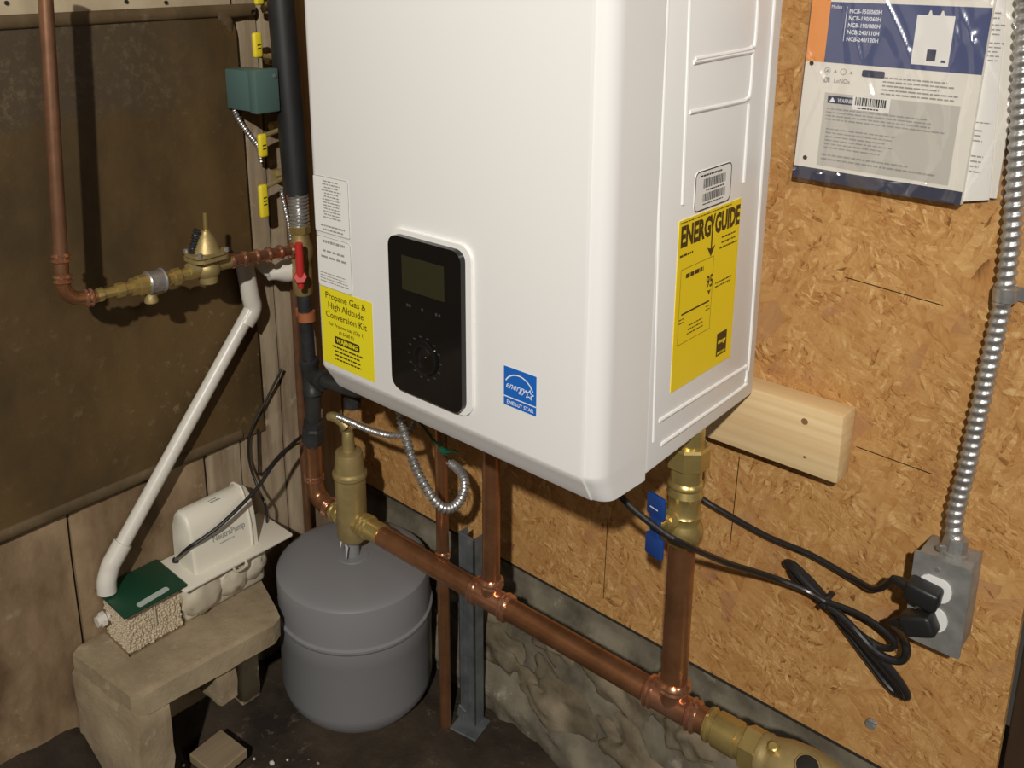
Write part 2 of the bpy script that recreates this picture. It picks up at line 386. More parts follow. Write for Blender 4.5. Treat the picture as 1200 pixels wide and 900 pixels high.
def tag(o, label, cat, group=None):
    o['label'] = label; o['category'] = cat
    if group: o['group'] = group
    return o
def struct(o, kind='structure'):
    o['kind'] = kind; return o
def lettering(name, lines, m, parent, o, u, v, size, align='CENTER', ext=0.0001, width=None, shear=0.0, bold=0.0, space=1.0, lead=1.15):
    """text as flat raised geometry: o = anchor of the first baseline, u = reading direction, v = up"""
    mb = MB(); u = V(u).normalized(); v = V(v).normalized(); w = u.cross(v)
    for i, s in enumerate(lines):
        cu = bpy.data.curves.new('t', 'FONT'); cu.body = s; cu.size = size; cu.align_x = align; cu.resolution_u = 2; cu.extrude = ext; cu.shear = shear; cu.offset = bold; cu.space_character = space
        to = bpy.data.objects.new('t', cu); C.objects.link(to)
        me = bpy.data.meshes.new_from_object(to)
        k = 1.0
        if width and me.vertices:
            xs = [q.co.x for q in me.vertices]; k = width / (max(xs) - min(xs))
        mb.add([V(o) + u * (q.co.x * k) + v * (q.co.y - i * size * lead) + w * q.co.z for q in me.vertices], [tuple(p.vertices) for p in me.polygons])
        bpy.data.objects.remove(to); bpy.data.curves.remove(cu); bpy.data.meshes.remove(me)
    return obj(name, mb, m, parent, smooth=0)
def fine_print(mb, o, u, v, w, h, rows, n, seed, fill=0.9, align='L', th=0.42):
    """rows of tiny illegible print as short dashes"""
    rnd = random.Random(seed); u = V(u).normalized(); v = V(v).normalized()
    for i in range(rows):
        L = w * (fill if i % 3 else min(1, fill * 1.05)) * rnd.uniform(0.72, 1.0); x0 = 0 if align == 'L' else (w - L) / 2
        y = -h * (i + 0.5) / rows; hh = h / rows * th / 2; x = x0
        while x < x0 + L:
            l = min(rnd.uniform(0.5, 1.6) * w / n, x0 + L - x)
            a = V(o) + u * x + v * (y - hh); b = V(o) + u * (x + l) + v * (y - hh)
            mb.quad(a, b, b + v * 2 * hh, a + v * 2 * hh); x += l + w / n * 0.25
    return mb
def rrect(o, u, v, w, h, r, n=4):
    """rounded rectangle outline from lower corner o"""
    o = V(o); u = V(u).normalized(); v = V(v).normalized(); P = []
    for cx, cy, a0 in ((w - r, r, -90), (w - r, h - r, 0), (r, h - r, 90), (r, r, 180)):
        for k in range(n + 1):
            a = math.radians(a0 + 90 * k / n); P.append(o + u * (cx + r * math.cos(a)) + v * (cy + r * math.sin(a)))
    return P
def frame_ring(mb, o, u, v, w, h, r, th, n=4):
    a = rrect(o, u, v, w, h, r, n); uu = V(u).normalized(); vv = V(v).normalized()
    b = rrect(V(o) + (uu + vv) * th, u, v, w - 2 * th, h - 2 * th, max(r - th, 0.0003), n); k = len(a)
    mb.add(a + b, [(i, (i + 1) % k, k + (i + 1) % k, k + i) for i in range(k)]); return mb
def clone(root, delta, label=None):
    r = root.copy(); C.objects.link(r); r.location = root.location + V(delta)
    if label: r['label'] = label
    for ch in list(root.children):
        c = ch.copy(); C.objects.link(c); c.parent = r
        for g in list(ch.children):
            d = g.copy(); C.objects.link(d); d.parent = c
    return r
X = V((1, 0, 0)); Y = V((0, 1, 0)); Z = V((0, 0, 1))

# ------------------------------------------------------------------ the setting
FLOOR = -0.775
# floor: packed dirt, banked up against the wall under the sheet metal
def floor_z(x, y):
    k = max(0.0, min(1.0, (-0.27 - x) / 0.12)) * max(0.0, min(1.0, (-0.50 - y) / 0.14))
    k = k * k * (3 - 2 * k)
    return FLOOR + 0.105 * k + 0.007 * noise.fractal(V((x * 9, y * 9, 0)), 1.0, 2.0, 4)
mb = MB(); nx, ny = 110, 130; x0, x1, y0, y1 = -0.45, 1.7, -2.4, 0.14
for j in range(ny + 1):
    for i in range(nx + 1):
        x = x0 + (x1 - x0) * (i / nx) ** 1.5; y = y1 - (y1 - y0) * (j / ny) ** 1.5
        mb.v.append(V((x, y, floor_z(x, y))))
for j in range(ny):
    for i in range(nx):
        a = j * (nx + 1) + i; mb.f.append((a, a + 1, a + nx + 2, a + nx + 1))
struct(obj('floor', mb, M['dirt']))

# wall with the strand board: sheathing, parged strip and rubble foundation
mb = MB(); mb.box((-0.45, 0.0, -0.477), (0.748, 0.0125, 1.15), 0.0)
wall_r = struct(obj('wall_right', mb, M['osb'], smooth=0))
mb = MB()
mb.box((-0.45, 0.045, -0.80), (1.6, 0.16, -0.455))
found = struct(obj('wall_foundation', mb, M['mortar'], smooth=0))
def found_y(x, z):
    t = max(0.0, min(1.0, (-0.535 - z) / 0.2))
    return 0.031 - 0.075 * t + 0.004 * noise.fractal(V((x * 30, z * 34, 1.3)), 1.0, 2.0, 4) + 0.018 * noise.fractal(V((x * 7, z * 9, 3.3)), 1.0, 2.0, 5) * (0.25 + t)
mb = MB(); nx, nz = 190, 44
for j in range(nz + 1):
    for i in range(nx + 1):
        x = -0.45 + 1.9 * i / nx; z = -0.79 + (0.79 - 0.46) * j / nz
        mb.v.append(V((x, found_y(x, z), z)))
for j in range(nz):
    for i in range(nx):
        a = j * (nx + 1) + i; mb.f.append((a, a + 1, a + nx + 2, a + nx + 1))
obj('parging', mb, M['mortar'], found, smooth=60)
rnd = random.Random(5)
stones_ = [(-0.02, -0.66, .075, .05), (0.10, -0.60, .065, .04), (0.13, -0.69, .085, .05), (0.235, -0.615, .075, .045), (0.28, -0.70, .08, .05), (0.36, -0.61, .06, .045),
          (0.43, -0.68, .08, .055), (0.50, -0.605, .07, .04), (0.57, -0.69, .07, .05), (0.64, -0.61, .07, .045), (0.72, -0.68, .09, .05), (-0.13, -0.62, .06, .04), (-0.24, -0.68, .08, .05)]
stones = stones_
for (x, z, a, b) in stones:
    mb = MB().ball((x, found_y(x, z) + 0.016, z), 1.0, 4, (a, 0.030, b), 0.5, Matrix.Rotation(rnd.uniform(-.35, .35), 3, 'Y'), 2.2)
    mb.v = [p + noise.noise_vector(p * 40) * .0045 + noise.noise_vector(p * 110) * .0016 for p in mb.v]; obj('stone', mb, M['stone'], found, smooth=60)
mb = MB().box((-0.45, -0.0012, -0.4805), (0.748, 0.012, -0.4765))  # thin dark strip drawn in for the shaded gap below the strand board
obj('gap_shade_strip', mb, mat('dark_gap_shade', (0.02, 0.015, 0.01), .8), wall_r, 0, 'dark strip standing in for the shaded gap along the lower edge')
# pencil layout lines and a nail in the strand board
mb = MB()
for a, b in (((0.203,-0,-0.297), (0.2,-0,-0.449)), ((0.407,-0,-0.116), (0.403,-0,-0.257)), ((0.52,-0,0.165), (0.628,-0,0.156)), ((0.554,-0,-0.046), (0.64,-0,-0.049))):
    a = V(a); b = V(b); n = (b - a).normalized().cross(Y) * 0.0006
    mb.quad(a - n, b - n, b + n, a + n)
obj('layout_line', mb, mat('pencil', (0.10, 0.06, 0.03), 0.8), wall_r, smooth=0)
c = (0.609,0,-0.421)
mb = MB().lathe(V(c) + V((0, 0.001, 0)), -Y, [(0, .0065), (.004, .0065), (.0055, .005)], 14); mb.ball(V(c) + V((0.002, -0.002, .006)), .005, 2, (1.3, .7, .8), .4)
obj('nail_head', mb, M['steel_dull'], wall_r)

# sheet-metal wall side: backing, planks, concrete slabs
mb = MB(); mb.box((-0.56, -2.2, -0.80), (-0.445, 0.06, 1.15))
wall_l = struct(obj('wall_left', mb, M['parged'], smooth=0))
def slab(name, y0, y1, z0, z1, m, x=-0.412, amp=0.004, th=0.03):
    mb = MB(); ny = max(2, int((y1 - y0) / 0.02)); nz = max(2, int((z1 - z0) / 0.03)); g = []
    for j in range(nz + 1):
        for i in range(ny + 1):
            y = y0 + (y1 - y0) * i / ny; z = z0 + (z1 - z0) * j / nz
            e = min(i, ny - i, 1) * min(j, nz - j, 1)
            mb.v.append(V((x + amp * noise.fractal(V((y * 12, z * 5, x)), 1.0, 2.0, 4) - (0 if e else 0.004), y, z)))
    for j in range(nz):
        for i in range(ny):
            a = j * (ny + 1) + i; mb.f.append((a, a + 1, a + ny + 2, a + ny + 1))
    mb.box((x - th, y0, z0), (x - 0.006, y1, z1))
    return obj(name, mb, m, wall_l, smooth=50)
slab('slab', -1.5, -0.587, -0.79, -0.27, M['parged'], -0.413, 0.005)
slab('slab', -0.582, -0.338, -0.79, -0.27, M['parged'], -0.412, 0.004)
slab('plank', -0.330, -0.262, -0.79, -0.27, M['old_plank'], -0.411, 0.003)
slab('plank', -0.258, -0.165, -0.79, -0.27, M['old_plank'], -0.412, 0.002)
slab('plank', -0.210, -0.165, -0.27, 1.0, M['old_plank'], -0.412, 0.002)
slab('plank', -0.161, -0.118, -0.79, 1.0, M['old_plank'], -0.4105, 0.0015)
slab('plank', -0.114, -0.012, -0.79, 1.0, M['old_plank'], -0.42, 0.002)
mb = MB(); mb.box((-0.44, -1.5, 0.470), (-0.409, -0.216, 0.60), 0.002)
bb = obj('plank', mb, M['beige'], wall_l)
mb = MB()
for p in ((-0.407,-0.576,0.496), (-0.407,-0.4,0.491), (-0.407,-0.334,0.487)):
    mb.lathe(V(p) - X * .002, X, [(0, .003), (.0025, .003)], 10)
obj('nail_hole', mb, M['ink'], bb)

# dark stud past the end of the strand board
mb = MB(); mb.box((0.752, 0.0125, -0.79), (1.05, 0.06, 1.0), 0.002)
st = struct(obj('trim_1', mb, M['darkwood'], smooth=0))
mb = MB(); mb.box((0.795, 0.0095, -0.79), (0.799, 0.0130, 0.2))
obj('edge_strip', mb, mat('worn_edge', (0.30, 0.2, 0.11), 0.6), st)

# ------------------------------------------------------------------ sheet metal panel
pan = thing('metal_panel', 'large rust-brown sheet metal panel with rolled rim fixed above the concrete slabs', 'panel', (-0.40, -0.62, -0.28))
yr = -0.213; zt = 0.480; zb_ = -0.286
def panel_outline(off):
    P = []
    P += [(-1.45, zb_ + off), (yr - off, zb_ + off)]
    for k in range(7):
        a = math.radians(90 * k / 6); P.append((yr - off - 0.05 + 0.05 * math.cos(a), zt - off - 0.05 + 0.05 * math.sin(a)))
    P += [(-1.45, zt - off)]
    return P
mb = MB(); mb.prism([(-0.4080, y, z) for y, z in panel_outline(0.0)], (0.0040, 0, 0))
sheet = obj('sheet', mb, M['panel'], pan)
mb = MB(); rim_ = [(-1.45, zt - .010), (-0.268, zt - .010), (-0.245, zt - .014), (-0.229, zt - .026), (-0.222, zt - .045)]
mb.tube([(-0.4055, y, z) for y, z in rim_], lambda q: .0105 if q < .8 else .0105 - .04 * (q - .8), 10, 6)
mb.v = [V((max(-.408, -.4045 + (p.x + .4055) * .5), p.y, p.z)) for p in mb.v]; obj('rim', mb, M['panel_rim'], pan, 60)
mb = MB().tube([(-0.4055, y, z) for y, z in [(-1.45, zb_ + .010), (-0.262, zb_ + .010)]], .0105, 10, smooth=False); mb.v = [V((max(-.408, -.4045 + (p.x + .4055) * .5), p.y, p.z)) for p in mb.v]
obj('rim', mb, M['panel_rim'], pan, 60)

# ------------------------------------------------------------------ water heater
HW = 0.44; YF = -0.39; YS = -0.295; YB = -0.045; TOP = 0.72
heater = thing('water_heater', 'white wall-hung tankless water heater with black control panel and yellow stickers', 'water heater', (0.22, -0.2, 0.0))
mb = MB(); mb.box((0.002, YS, 0.004), (HW - 0.0005, YB, TOP), 0.004, 2)
mb.v = [V((p.x, p.y, p.z - .0085 * max(0, min(1, (YB - p.y) / (YB - YS)))) ) if p.z < .1 else p for p in mb.v]
cab = obj('cabinet', mb, M['white'], heater)
# embossed ribs on the side sheet
mb = MB(); XR = 0.4392
def rib(pts, r=0.0026):
    mb.tube([V(p) for p in pts], r, 8, 5, smooth=len(pts) > 2)
rib([(0.439,-0.254,0.519), (0.439,-0.247,0.289)])
rib([(0.439,-0.111,0.517), (0.439,-0.109,0.448), (0.439,-0.117,0.44), (0.439,-0.136,0.438), (0.439,-0.237,0.437)])
rib([(0.439,-0.24,0.434), (0.439,-0.124,0.435), (0.439,-0.113,0.43), (0.439,-0.113,0.391), (0.439,-0.121,0.384), (0.439,-0.14,0.383), (0.439,-0.242,0.384)])
rib([(0.439,-0.114,0.378), (0.439,-0.113,0.289)])
rib([(0.439,-0.07,0.516), (0.439,-0.069,0.295), (0.439,-0.065,0.063), (0.439,-0.073,0.05), (0.439,-0.097,0.05), (0.439,-0.272,0.052)])
rib([(0.439,-0.068,0.044), (0.439,-0.07,0.03), (0.439,-0.085,0.023), (0.439,-0.265,0.021)])
rib([(0.439,-0.291,0.285), (0.439,-0.282,0.031)], 0.002)
rib([(0.439,-0.294,0.52), (0.439,-0.291,0.285)], 0.002)
obj('side_rib', mb, M['white'], cab)
mb = MB(); mb.box((0.02, YS - 0.05, 0.0), (HW - 0.02, YB - 0.01, 0.006), 0.001)
obj('bottom_plate', mb, M['under'], heater)
# front cover: lofted plan outline, bevelled below
def plan(inset, low=0.0):
    P = [(0.0, YS - 0.001)]
    for k in range(7):
        a = math.radians(90 * k / 6); P.append((0.014 - 0.014 * math.cos(a), YF + 0.014 - 0.014 * math.sin(a)))
    P += [(0.4205, YF), (0.4225, YF + 0.0006), (0.4235, YF + 0.003)]
    for k in range(1, 9):
        a = math.radians(90 * k / 8); P.append((0.4205 + 0.0195 * math.sin(a), YF + 0.027 - 0.024 * math.cos(a)))
    P.append((HW, YS - 0.001))
    out = []
    for x, y in P:
        t = (YS - y) / (YS - YF)
        xx = 0.22 + (x - 0.22) * (1 - inset * 0.25 * t)
        out.append((xx, y + inset * 0.46 * t))
    return out
levels = [(-0.0095, 0.048), (-0.006, 0.042), (0.004, 0.030), (0.017, 0.012), (0.0245, 0.002), (0.028, 0.0), (TOP, 0.0)]
mb = MB(); n = None
for z, ins in levels:
    P = plan(ins); n = len(P)
    mb.v += [V((x, y, z)) for x, y in P]
for j in range(len(levels) - 1):
    for i in range(n - 1):
        a = j * n + i; mb.f.append((a, a + 1, a + n + 1, a + n))
mb.f.append(tuple(range(n))); mb.f.append(tuple(range((len(levels) - 1) * n, len(levels) * n)))
for j in range(len(levels) - 1): mb.f.append((j * n, (j + 1) * n, (j + 2) * n - 1, (j + 1) * n - 1))
cover = obj('front_cover', mb, M['white'], heater, 22)

# control panel
mb = MB(); DX0, DX1, DZ0, DZ1 = 0.1545, 0.2725, 0.046, 0.2405
mb.prism(rrect((DX0 - .003, YF + .002, DZ0 - .003), X, Z, DX1 - DX0 + .008, DZ1 - DZ0 + .006, .017, 6), (0, -0.006, 0))
cp = obj('control_panel', mb, M['white2'], heater, label='white bezel around the black control panel')
mb = MB(); mb.prism(rrect((DX0 + .001, YF - .004, DZ0 + .0015), X, Z, DX1 - DX0 - .004, DZ1 - DZ0 - .004, .0135, 6), (0, -0.0075, 0))
fp = obj('glass_face', mb, M['gloss_black'], cp, label='glossy black glass face')
yp = YF - 0.0117
mb = MB(); mb.quad(*[(x, yp, z) for x, z in ((0.178, 0.176), (0.245, 0.176), (0.245, 0.217), (0.178, 0.217))])
obj('display_screen', mb, M['screen'], cp, 0)
mb = MB()
mb.lathe((0.212, yp + .001, 0.100), -Y, [(0, .0215), (.002, .0215), (.0028, .020), (.0028, .014), (.0018, .0125), (.0018, 0.004), (.003, .003)], 32)
obj('control_dial', mb, M['gloss_black'], cp)
mb = MB()
for k in range(14):
    a = 2 * PI * k / 14; c = V((0.212 + .0255 * math.cos(a), yp - .0001, 0.100 + .0255 * math.sin(a)))
    mb = MB().quad(c + V((-.0022, 0, -.0008)), c + V((.0022, 0, -.0008)), c + V((.0022, 0, .0008)), c + V((-.0022, 0, .0008))); obj('dial_mark', mb, M['faint'], cp, 0)
for x in (0.186, 0.190, 0.210, 0.232, 0.237):
    mb = MB(); c = V((x, yp - .0001, 0.1585)); mb.quad(c + V((-.0016, 0, -.002)), c + V((.0016, 0, -.002)), c + V((.0016, 0, .0015)), c + V((-.0016, 0, .0015))); obj('panel_mark', mb, M['faint'], cp, 0)

# stickers on the front cover
def sticker(name, x0, x1, z0, z1, m, label, r=.0015, y=None, d=-0.0005):
    y = YF if y is None else y
    mb = MB(); mb.prism(rrect((x0, y + .0002, z0), X, Z, x1 - x0, z1 - z0, r, 3), (0, d, 0))
    return obj(name, mb, m, cover, 0, label)
YT = YF - 0.0005
s1 = sticker('notice_sticker', 0.0085, 0.076, 0.212, 0.285, M['label_white'], 'upper white notice sticker with grey outline', .003)
mb = MB(); frame_ring(mb, (0.0085, YT, 0.212), X, Z, 0.0675, 0.073, .003, .0008)
fine_print(mb, (0.020, YT, 0.281), X, Z, 0.046, 0.050, 13, 9, 1, .8, 'C'); fine_print(mb, (0.018, YT, 0.224), X, Z, 0.05, 0.010, 2, 12, 2, .9, 'C')
obj('print', mb, M['ink_grey'], s1, 0)
s2 = sticker('gas_sticker', 0.0095, 0.076, 0.139, 0.207, M['label_white'], 'lower white sticker with grey outline', .005)
mb = MB(); frame_ring(mb, (0.0095, YT, 0.139), X, Z, 0.0665, 0.068, .005, .0008)
fine_print(mb, (0.016, YT, 0.204), X, Z, 0.054, 0.007, 1, 14, 3, 1, 'C', .5); fine_print(mb, (0.014, YT, 0.192), X, Z, 0.056, 0.016, 2, 6, 4, .9, 'C', .35)
fine_print(mb, (0.014, YT, 0.160), X, Z, 0.057, 0.015, 4, 12, 5, 1, 'L', .35)
obj('print', mb, M['ink_grey'], s2, 0)
s3 = sticker('conversion_sticker', 0.0115, 0.1115, 0.0335, 0.139, M['label_lemon'], 'yellow propane conversion sticker')
lettering('lettering', ['Propane Gas &', 'High Altitude', 'Conversion Kit'], M['ink_brown'], s3, (0.0605, YT, 0.1245), X, Z, 0.0128, lead=1.0)
lettering('lettering', ['For Propane Gas (Qty 1)', '(0-5400 ft)'], M['ink_brown'], s3, (0.0605, YT, 0.0885), X, Z, 0.0068, lead=1.25)
mb = MB(); mb.prism(rrect((0.037, YT + .0001, 0.0655), X, Z, 0.048, 0.0105, .0022, 3), (0, -.0003, 0))
w = obj('warning_bar', mb, M['ink_brown'], s3, 0)
lettering('lettering', ['WARNING'], M['label_lemon'], s3, (0.061, YT - .0003, 0.0678), X, Z, 0.0085, width=.041, bold=.0002)
mb = MB(); fine_print(mb, (0.030, YT - .0001, 0.0635), X, Z, 0.062, 0.022, 4, 12, 6, 1, 'C', .4); obj('print', mb, M['ink_brown'], s3, 0)
s4 = sticker('efficiency_sticker', 0.3205, 0.3645, 0.0755, 0.1205, M['label_blue'], 'small blue efficiency logo sticker', .0008)
mb = MB(); fr = rrect((0.3205, YT, 0.0755), X, Z, 0.044, 0.045, .0008, 2); frame_ring(mb, (0.3195, YT + .0003, 0.0745), X, Z, 0.046, 0.047, .0012, .0011, 2)
mb.quad((0.3205, YT - .0001, 0.0855), (0.3645, YT - .0001, 0.0855), (0.3645, YT - .0001, 0.0868), (0.3205, YT - .0001, 0.0868))
prev = None
for k in range(21):
    a = math.radians(150 - 130 * k / 20); q = [(0.3420 + r * math.cos(a) - .001, YT - .0001, 0.0945 + r * 0.98 * math.sin(a)) for r in (0.0195, 0.0210)]
    if prev: mb.quad(prev[0], q[0], q[1], prev[1])
    prev = q
# five-pointed star
P = []
for k in range(10):
    a = math.radians(90 + 36 * k - 10); r = .0066 if k % 2 == 0 else .0030
    P.append((0.3555 + r * math.cos(a), YT - .0001, 0.0975 + r * math.sin(a)))
frame = []; c = V((0.3555, YT - .0001, 0.0975)); inn = [c + (V(p) - c) * .62 for p in P]
mb.add(P + inn, [(i, (i + 1) % 10, 10 + (i + 1) % 10, 10 + i) for i in range(10)])
obj('logo', mb, M['ink_white'], s4, 0)
lettering('lettering', ['energy'], M['ink_white'], s4, (0.3365, YT - .0001, 0.0965), X, V((.06, 0, 1)), 0.0115, width=.0275, shear=.35)
lettering('lettering', ['ENERGY STAR'], M['ink_white'], s4, (0.3430, YT - .0001, 0.0782), X, Z, 0.0062, width=.036)

# stickers on the cabinet side: reading direction runs from the front to the wall
XS = HW + 0.0003
def side_sticker(name, y0, y1, z0, z1, m, label, r=.001):
    mb = MB(); mb.prism(rrect((HW - .0008, y0, z0), Y, Z, y1 - y0, z1 - z0, r, 4), (0.0011, 0, 0))
    return obj(name, mb, m, cab, 0, label)
e1 = side_sticker('energy_sticker', -0.2515, -0.1165, 0.0775, 0.2715, M['label_yellow'], 'large yellow energy rating sticker')
eg = [lettering('lettering', ['ENERG'], M['ink_brown'], e1, (XS + .0001, -0.2155, 0.2425), Y, Z, 0.031, width=.063, bold=.0013),
      lettering('lettering', ['GUIDE'], M['ink_brown'], e1, (XS + .0001, -0.1465, 0.2425), Y, Z, 0.031, width=.057, bold=.0013)]
mb = MB(); xx = XS + .0002
yc = -0.1805
mb.quad((xx, yc - .0055, 0.2655), (xx, yc - .0025, 0.2655), (xx, yc + .0012, 0.250), (xx, yc - .0015, 0.250))
mb.quad((xx, yc + .0058, 0.2655), (xx, yc + .0028, 0.2655), (xx, yc - .0012, 0.250), (xx, yc + .0015, 0.250))
mb.quad((xx, yc - .0014, 0.252), (xx, yc + .0014, 0.252), (xx, yc + .0014, 0.226), (xx, yc - .0014, 0.226))
mb.quad((xx, yc - .009, 0.229), (xx, yc, 0.226), (xx, yc + .009, 0.229), (xx, yc, 0.217))
fine_print(mb, (xx, -0.2495, 0.2705), Y, Z, 0.130, 0.004, 1, 26, 11, 1, 'L', .3)
fine_print(mb, (xx, -0.2475, 0.235), Y, Z, 0.032, 0.006, 1, 6, 12, 1, 'L', .4); fine_print(mb, (xx, -0.162, 0.237), Y, Z, 0.042, 0.018, 3, 9, 13, 1, 'C', .3)
fine_print(mb, (xx, -0.2325, 0.212), Y, Z, 0.05, 0.010, 1, 8, 14, 1, 'L', .5)
mb.quad((xx, -0.238, 0.1635), (xx, -0.178, 0.1635), (xx, -0.178, 0.1655), (xx, -0.238, 0.1655))
mb.quad((xx, -0.1835, 0.1785), (xx, -0.1795, 0.172), (xx, -0.1755, 0.1785), (xx, -0.1795, 0.1770))
fine_print(mb, (xx, -0.166, 0.184), Y, Z, 0.038, 0.009, 2, 9, 15, 1, 'L', .35); fine_print(mb, (xx, -0.224, 0.150), Y, Z, 0.036, 0.014, 3, 8, 16, 1, 'C', .3)
fine_print(mb, (xx, -0.2425, 0.161), Y, Z, 0.012, 0.008, 2, 3, 17, 1, 'L', .3); fine_print(mb, (xx, -0.185, 0.161), Y, Z, 0.012, 0.008, 2, 3, 18, 1, 'L', .3)
for y, z, h in ((-0.2435, 0.130, .086), (-0.1735, 0.130, .086)): mb.quad((xx, y, z), (xx, y + .0005, z), (xx, y + .0005, z + h), (xx, y, z + h))
for z in (0.130, 0.216): mb.quad((xx, -0.2435, z), (xx, -0.1735, z), (xx, -0.1735, z + .0005), (xx, -0.2435, z + .0005))
mb.quad((xx, -0.1535, 0.0885), (xx, -0.130, 0.0885), (xx, -0.130, 0.117), (xx, -0.1535, 0.117))
obj('print', mb, M['ink_brown'], e1, 0)
lettering('lettering', ['95'], M['ink_brown'], e1, (XS + .0002, -0.1795, 0.1815), Y, Z, 0.020, width=.014, bold=.0003)
lettering('lettering', ['energy'], M['label_yellow'], e1, (XS + .0004, -0.1420, 0.1035), Y, Z, 0.008, width=.018, shear=.3)
lettering('lettering', ['ENERGY STAR'], M['label_yellow'], e1, (XS + .0004, -0.1418, 0.0905), Y, Z, 0.004, width=.019)
e2 = side_sticker('barcode_sticker', -0.2235, -0.1445, 0.2745, 0.3185, M['label_white'], 'white barcode sticker with black outline', .007)
mb = MB(); frame_ring(mb, (xx, -0.2235, 0.2745), Y, Z, 0.079, 0.044, .007, .0014)
rnd = random.Random(3)
for z0, z1 in ((0.2985, 0.3085), (0.2835, 0.2925)):
    y = -0.206
    while y < -0.158:
        wd = rnd.choice((.0007, .0011, .0018)); mb.quad((xx, y, z0), (xx, y + wd, z0), (xx, y + wd, z1), (xx, y, z1)); y += wd + rnd.choice((.0008, .0013))
fine_print(mb, (xx, -0.213, 0.3145), Y, Z, 0.06, 0.004, 1, 14, 21, 1, 'L', .5); fine_print(mb, (xx, -0.200, 0.2975), Y, Z, 0.04, 0.004, 1, 9, 22, 1, 'C', .4); fine_print(mb, (xx, -0.206, 0.2825), Y, Z, 0.045, 0.0035, 1, 9, 23, 1, 'C', .35)
obj('print', mb, M['ink'], e2, 0)

# ------------------------------------------------------------------ mounting board
mb = MB(); mb.box((-0.02, -0.0385, -0.0835), (0.549, -0.0002, 0.006), 0.003, 2)
bd = tag(obj('mounting_board', mb, M['pine']), 'pale pine board screwed across the strand board behind the white heater', 'board')
mb = MB(); ck = (0.504,-0.039,-0.015)
mb.lathe(V(ck) + Y * .0004, -Y, [(0, .0042), (.0003, .0042), (.0003, .0018)], 12, phase=.3); km = mat('knot', (0.22, 0.12, 0.05), 0.8); obj('knot', mb, km, bd)
mb = MB(); ck2 = (0.508,-0.039,-0.062)
mb.lathe(V(ck2) + Y * .0004, -Y, [(0, .0018), (.0003, .0018)], 8)
obj('knot', mb, km, bd)

# ------------------------------------------------------------------ main copper line under the heater
def press(mb, p, d, r, n=2):
    """raised ring pair at the end of a pressed fitting"""
    p = V(p); d = V(d).normalized(); prof = [(-.002, r - .0015)]
    for k in range(n): prof += [(k * .007, r), (k * .007 + .0022, r + .0028), (k * .007 + .0044, r)]
    prof += [((n - 1) * .007 + .0065, r - .0012)]
    return mb.lathe(p, d, prof, 22)
A = V((-0.153,-0.17,-0.407)); B = V((0.474,-0.17,-0.394)); D = (B - A).normalized(); RP = 0.0172
J1 = V((0.111,-0.17,-0.402)); J2 = V((0.421,-0.17,-0.396))
man = thing('copper_manifold', 'long orange-brown copper pipe line with two tees and risers under the heater', 'pipe', (A + B) / 2)
mb = MB().cyl(A - D * .012, J1 - D * .03, RP); obj('pipe', mb, M['copper'], man)
mb = MB().cyl(J1 + D * .03, J2 - D * .03, RP); obj('pipe', mb, M['copper'], man)
mb = MB().cyl(J2 + D * .03, B + D * .02, RP); obj('pipe', mb, M['copper'], man)
def tee(J, r2):
    mb = MB().cyl(J - D * .036, J + D * .036, RP + .0016, 22, .001)
    press(mb, J - D * .036, D, RP + .002); press(mb, J + D * .036, -D, RP + .002)
    mb.lathe(J, Z, [(0, r2 + .002), (.020, r2 + .002), (.024, r2 + .0035), (.034, r2 + .003)], 22)
    press(mb, J + Z * .036, -Z, r2 + .003)
    return obj('tee_fitting', mb, M['copper_fit'], man)
tee(J1, .0135); tee(J2, .0162)
R1 = V((J1.x, J1.y, 0.0)); R2 = V((J2.x, J2.y, 0.0))
mb = MB().cyl(J1 + Z * .03, R1 + Z * .001, .0135); obj('riser', mb, M['copper'], man)
zv = (0.41,-0.17,-0.158)[2]
mb = MB().cyl(J2 + Z * .03, V((J2.x, J2.y, zv + .01)), .0165); obj('riser', mb, M['copper'], man)
mb = MB().lathe(V((J1.x, J1.y, -.030)), Z, [(0, .0135), (0, .016), (.006, .0165), (.029, .0165)], 20); press(mb, V((J1.x, J1.y, -.028)), Z, .0155)
obj('coupling', mb, M['copper_dark'], man)

# brass service valve between the second riser and the heater
svc = thing('service_valve', 'brass union valve with blue handle at the top of the thick copper riser', 'valve', (J2.x, J2.y, zv))
o = V((J2.x, J2.y, zv)); H = -zv
mb = MB().lathe(o, Z, [(0, .0175), (.004, .0205), (.010, .0235), (.018, .0245), (.026, .0235), (.031, .0205), (.036, .0195), (.040, .0205), (.043, .0215), (.046, .0195), (.060, .019), (.066, .0205), (.070, .022), (.074, .0205), (.078, .019), (.082, .022), (.085, .0215), (.088, .019), (H - .03, .019), (H + .0005, .019)], 26)
obj('valve_body', mb, M['brass'], svc)
mb = MB().lathe(V((J2.x, J2.y, -0.052)), Z, [(0, .021), (.003, .0265), (.027, .0265), (.030, .024)], 8, phase=.35)
obj('union_nut', mb, M['brass'], svc, 20)
hd = V((-0.25, -1, 0)).normalized(); hz = zv + .040
mb = MB().cyl(V((J2.x, J2.y, hz)) + hd * .012, V((J2.x, J2.y, hz)) + hd * .036, .010, 14); mb.lathe(V((J2.x, J2.y, hz)) + hd * .022, hd, [(0, .0135), (.008, .0135)], 6)
mb.cyl(V((J2.x, J2.y, hz)) + hd * .034, V((J2.x, J2.y, hz)) + hd * .05, .004, 10)
obj('stem', mb, M['brass'], svc, 25)
hp = V((J2.x, J2.y, hz)) + hd * .047
rot = Matrix.Rotation(math.atan2(hd.y, hd.x), 3, 'Z')
mb = MB()
for dz in (.027, -.027):
    c = hp + Z * dz; mb.box(c - V((.0035, .0135, .0140)), c + V((.0035, .0135, .0140)), .0025, 2, rot)
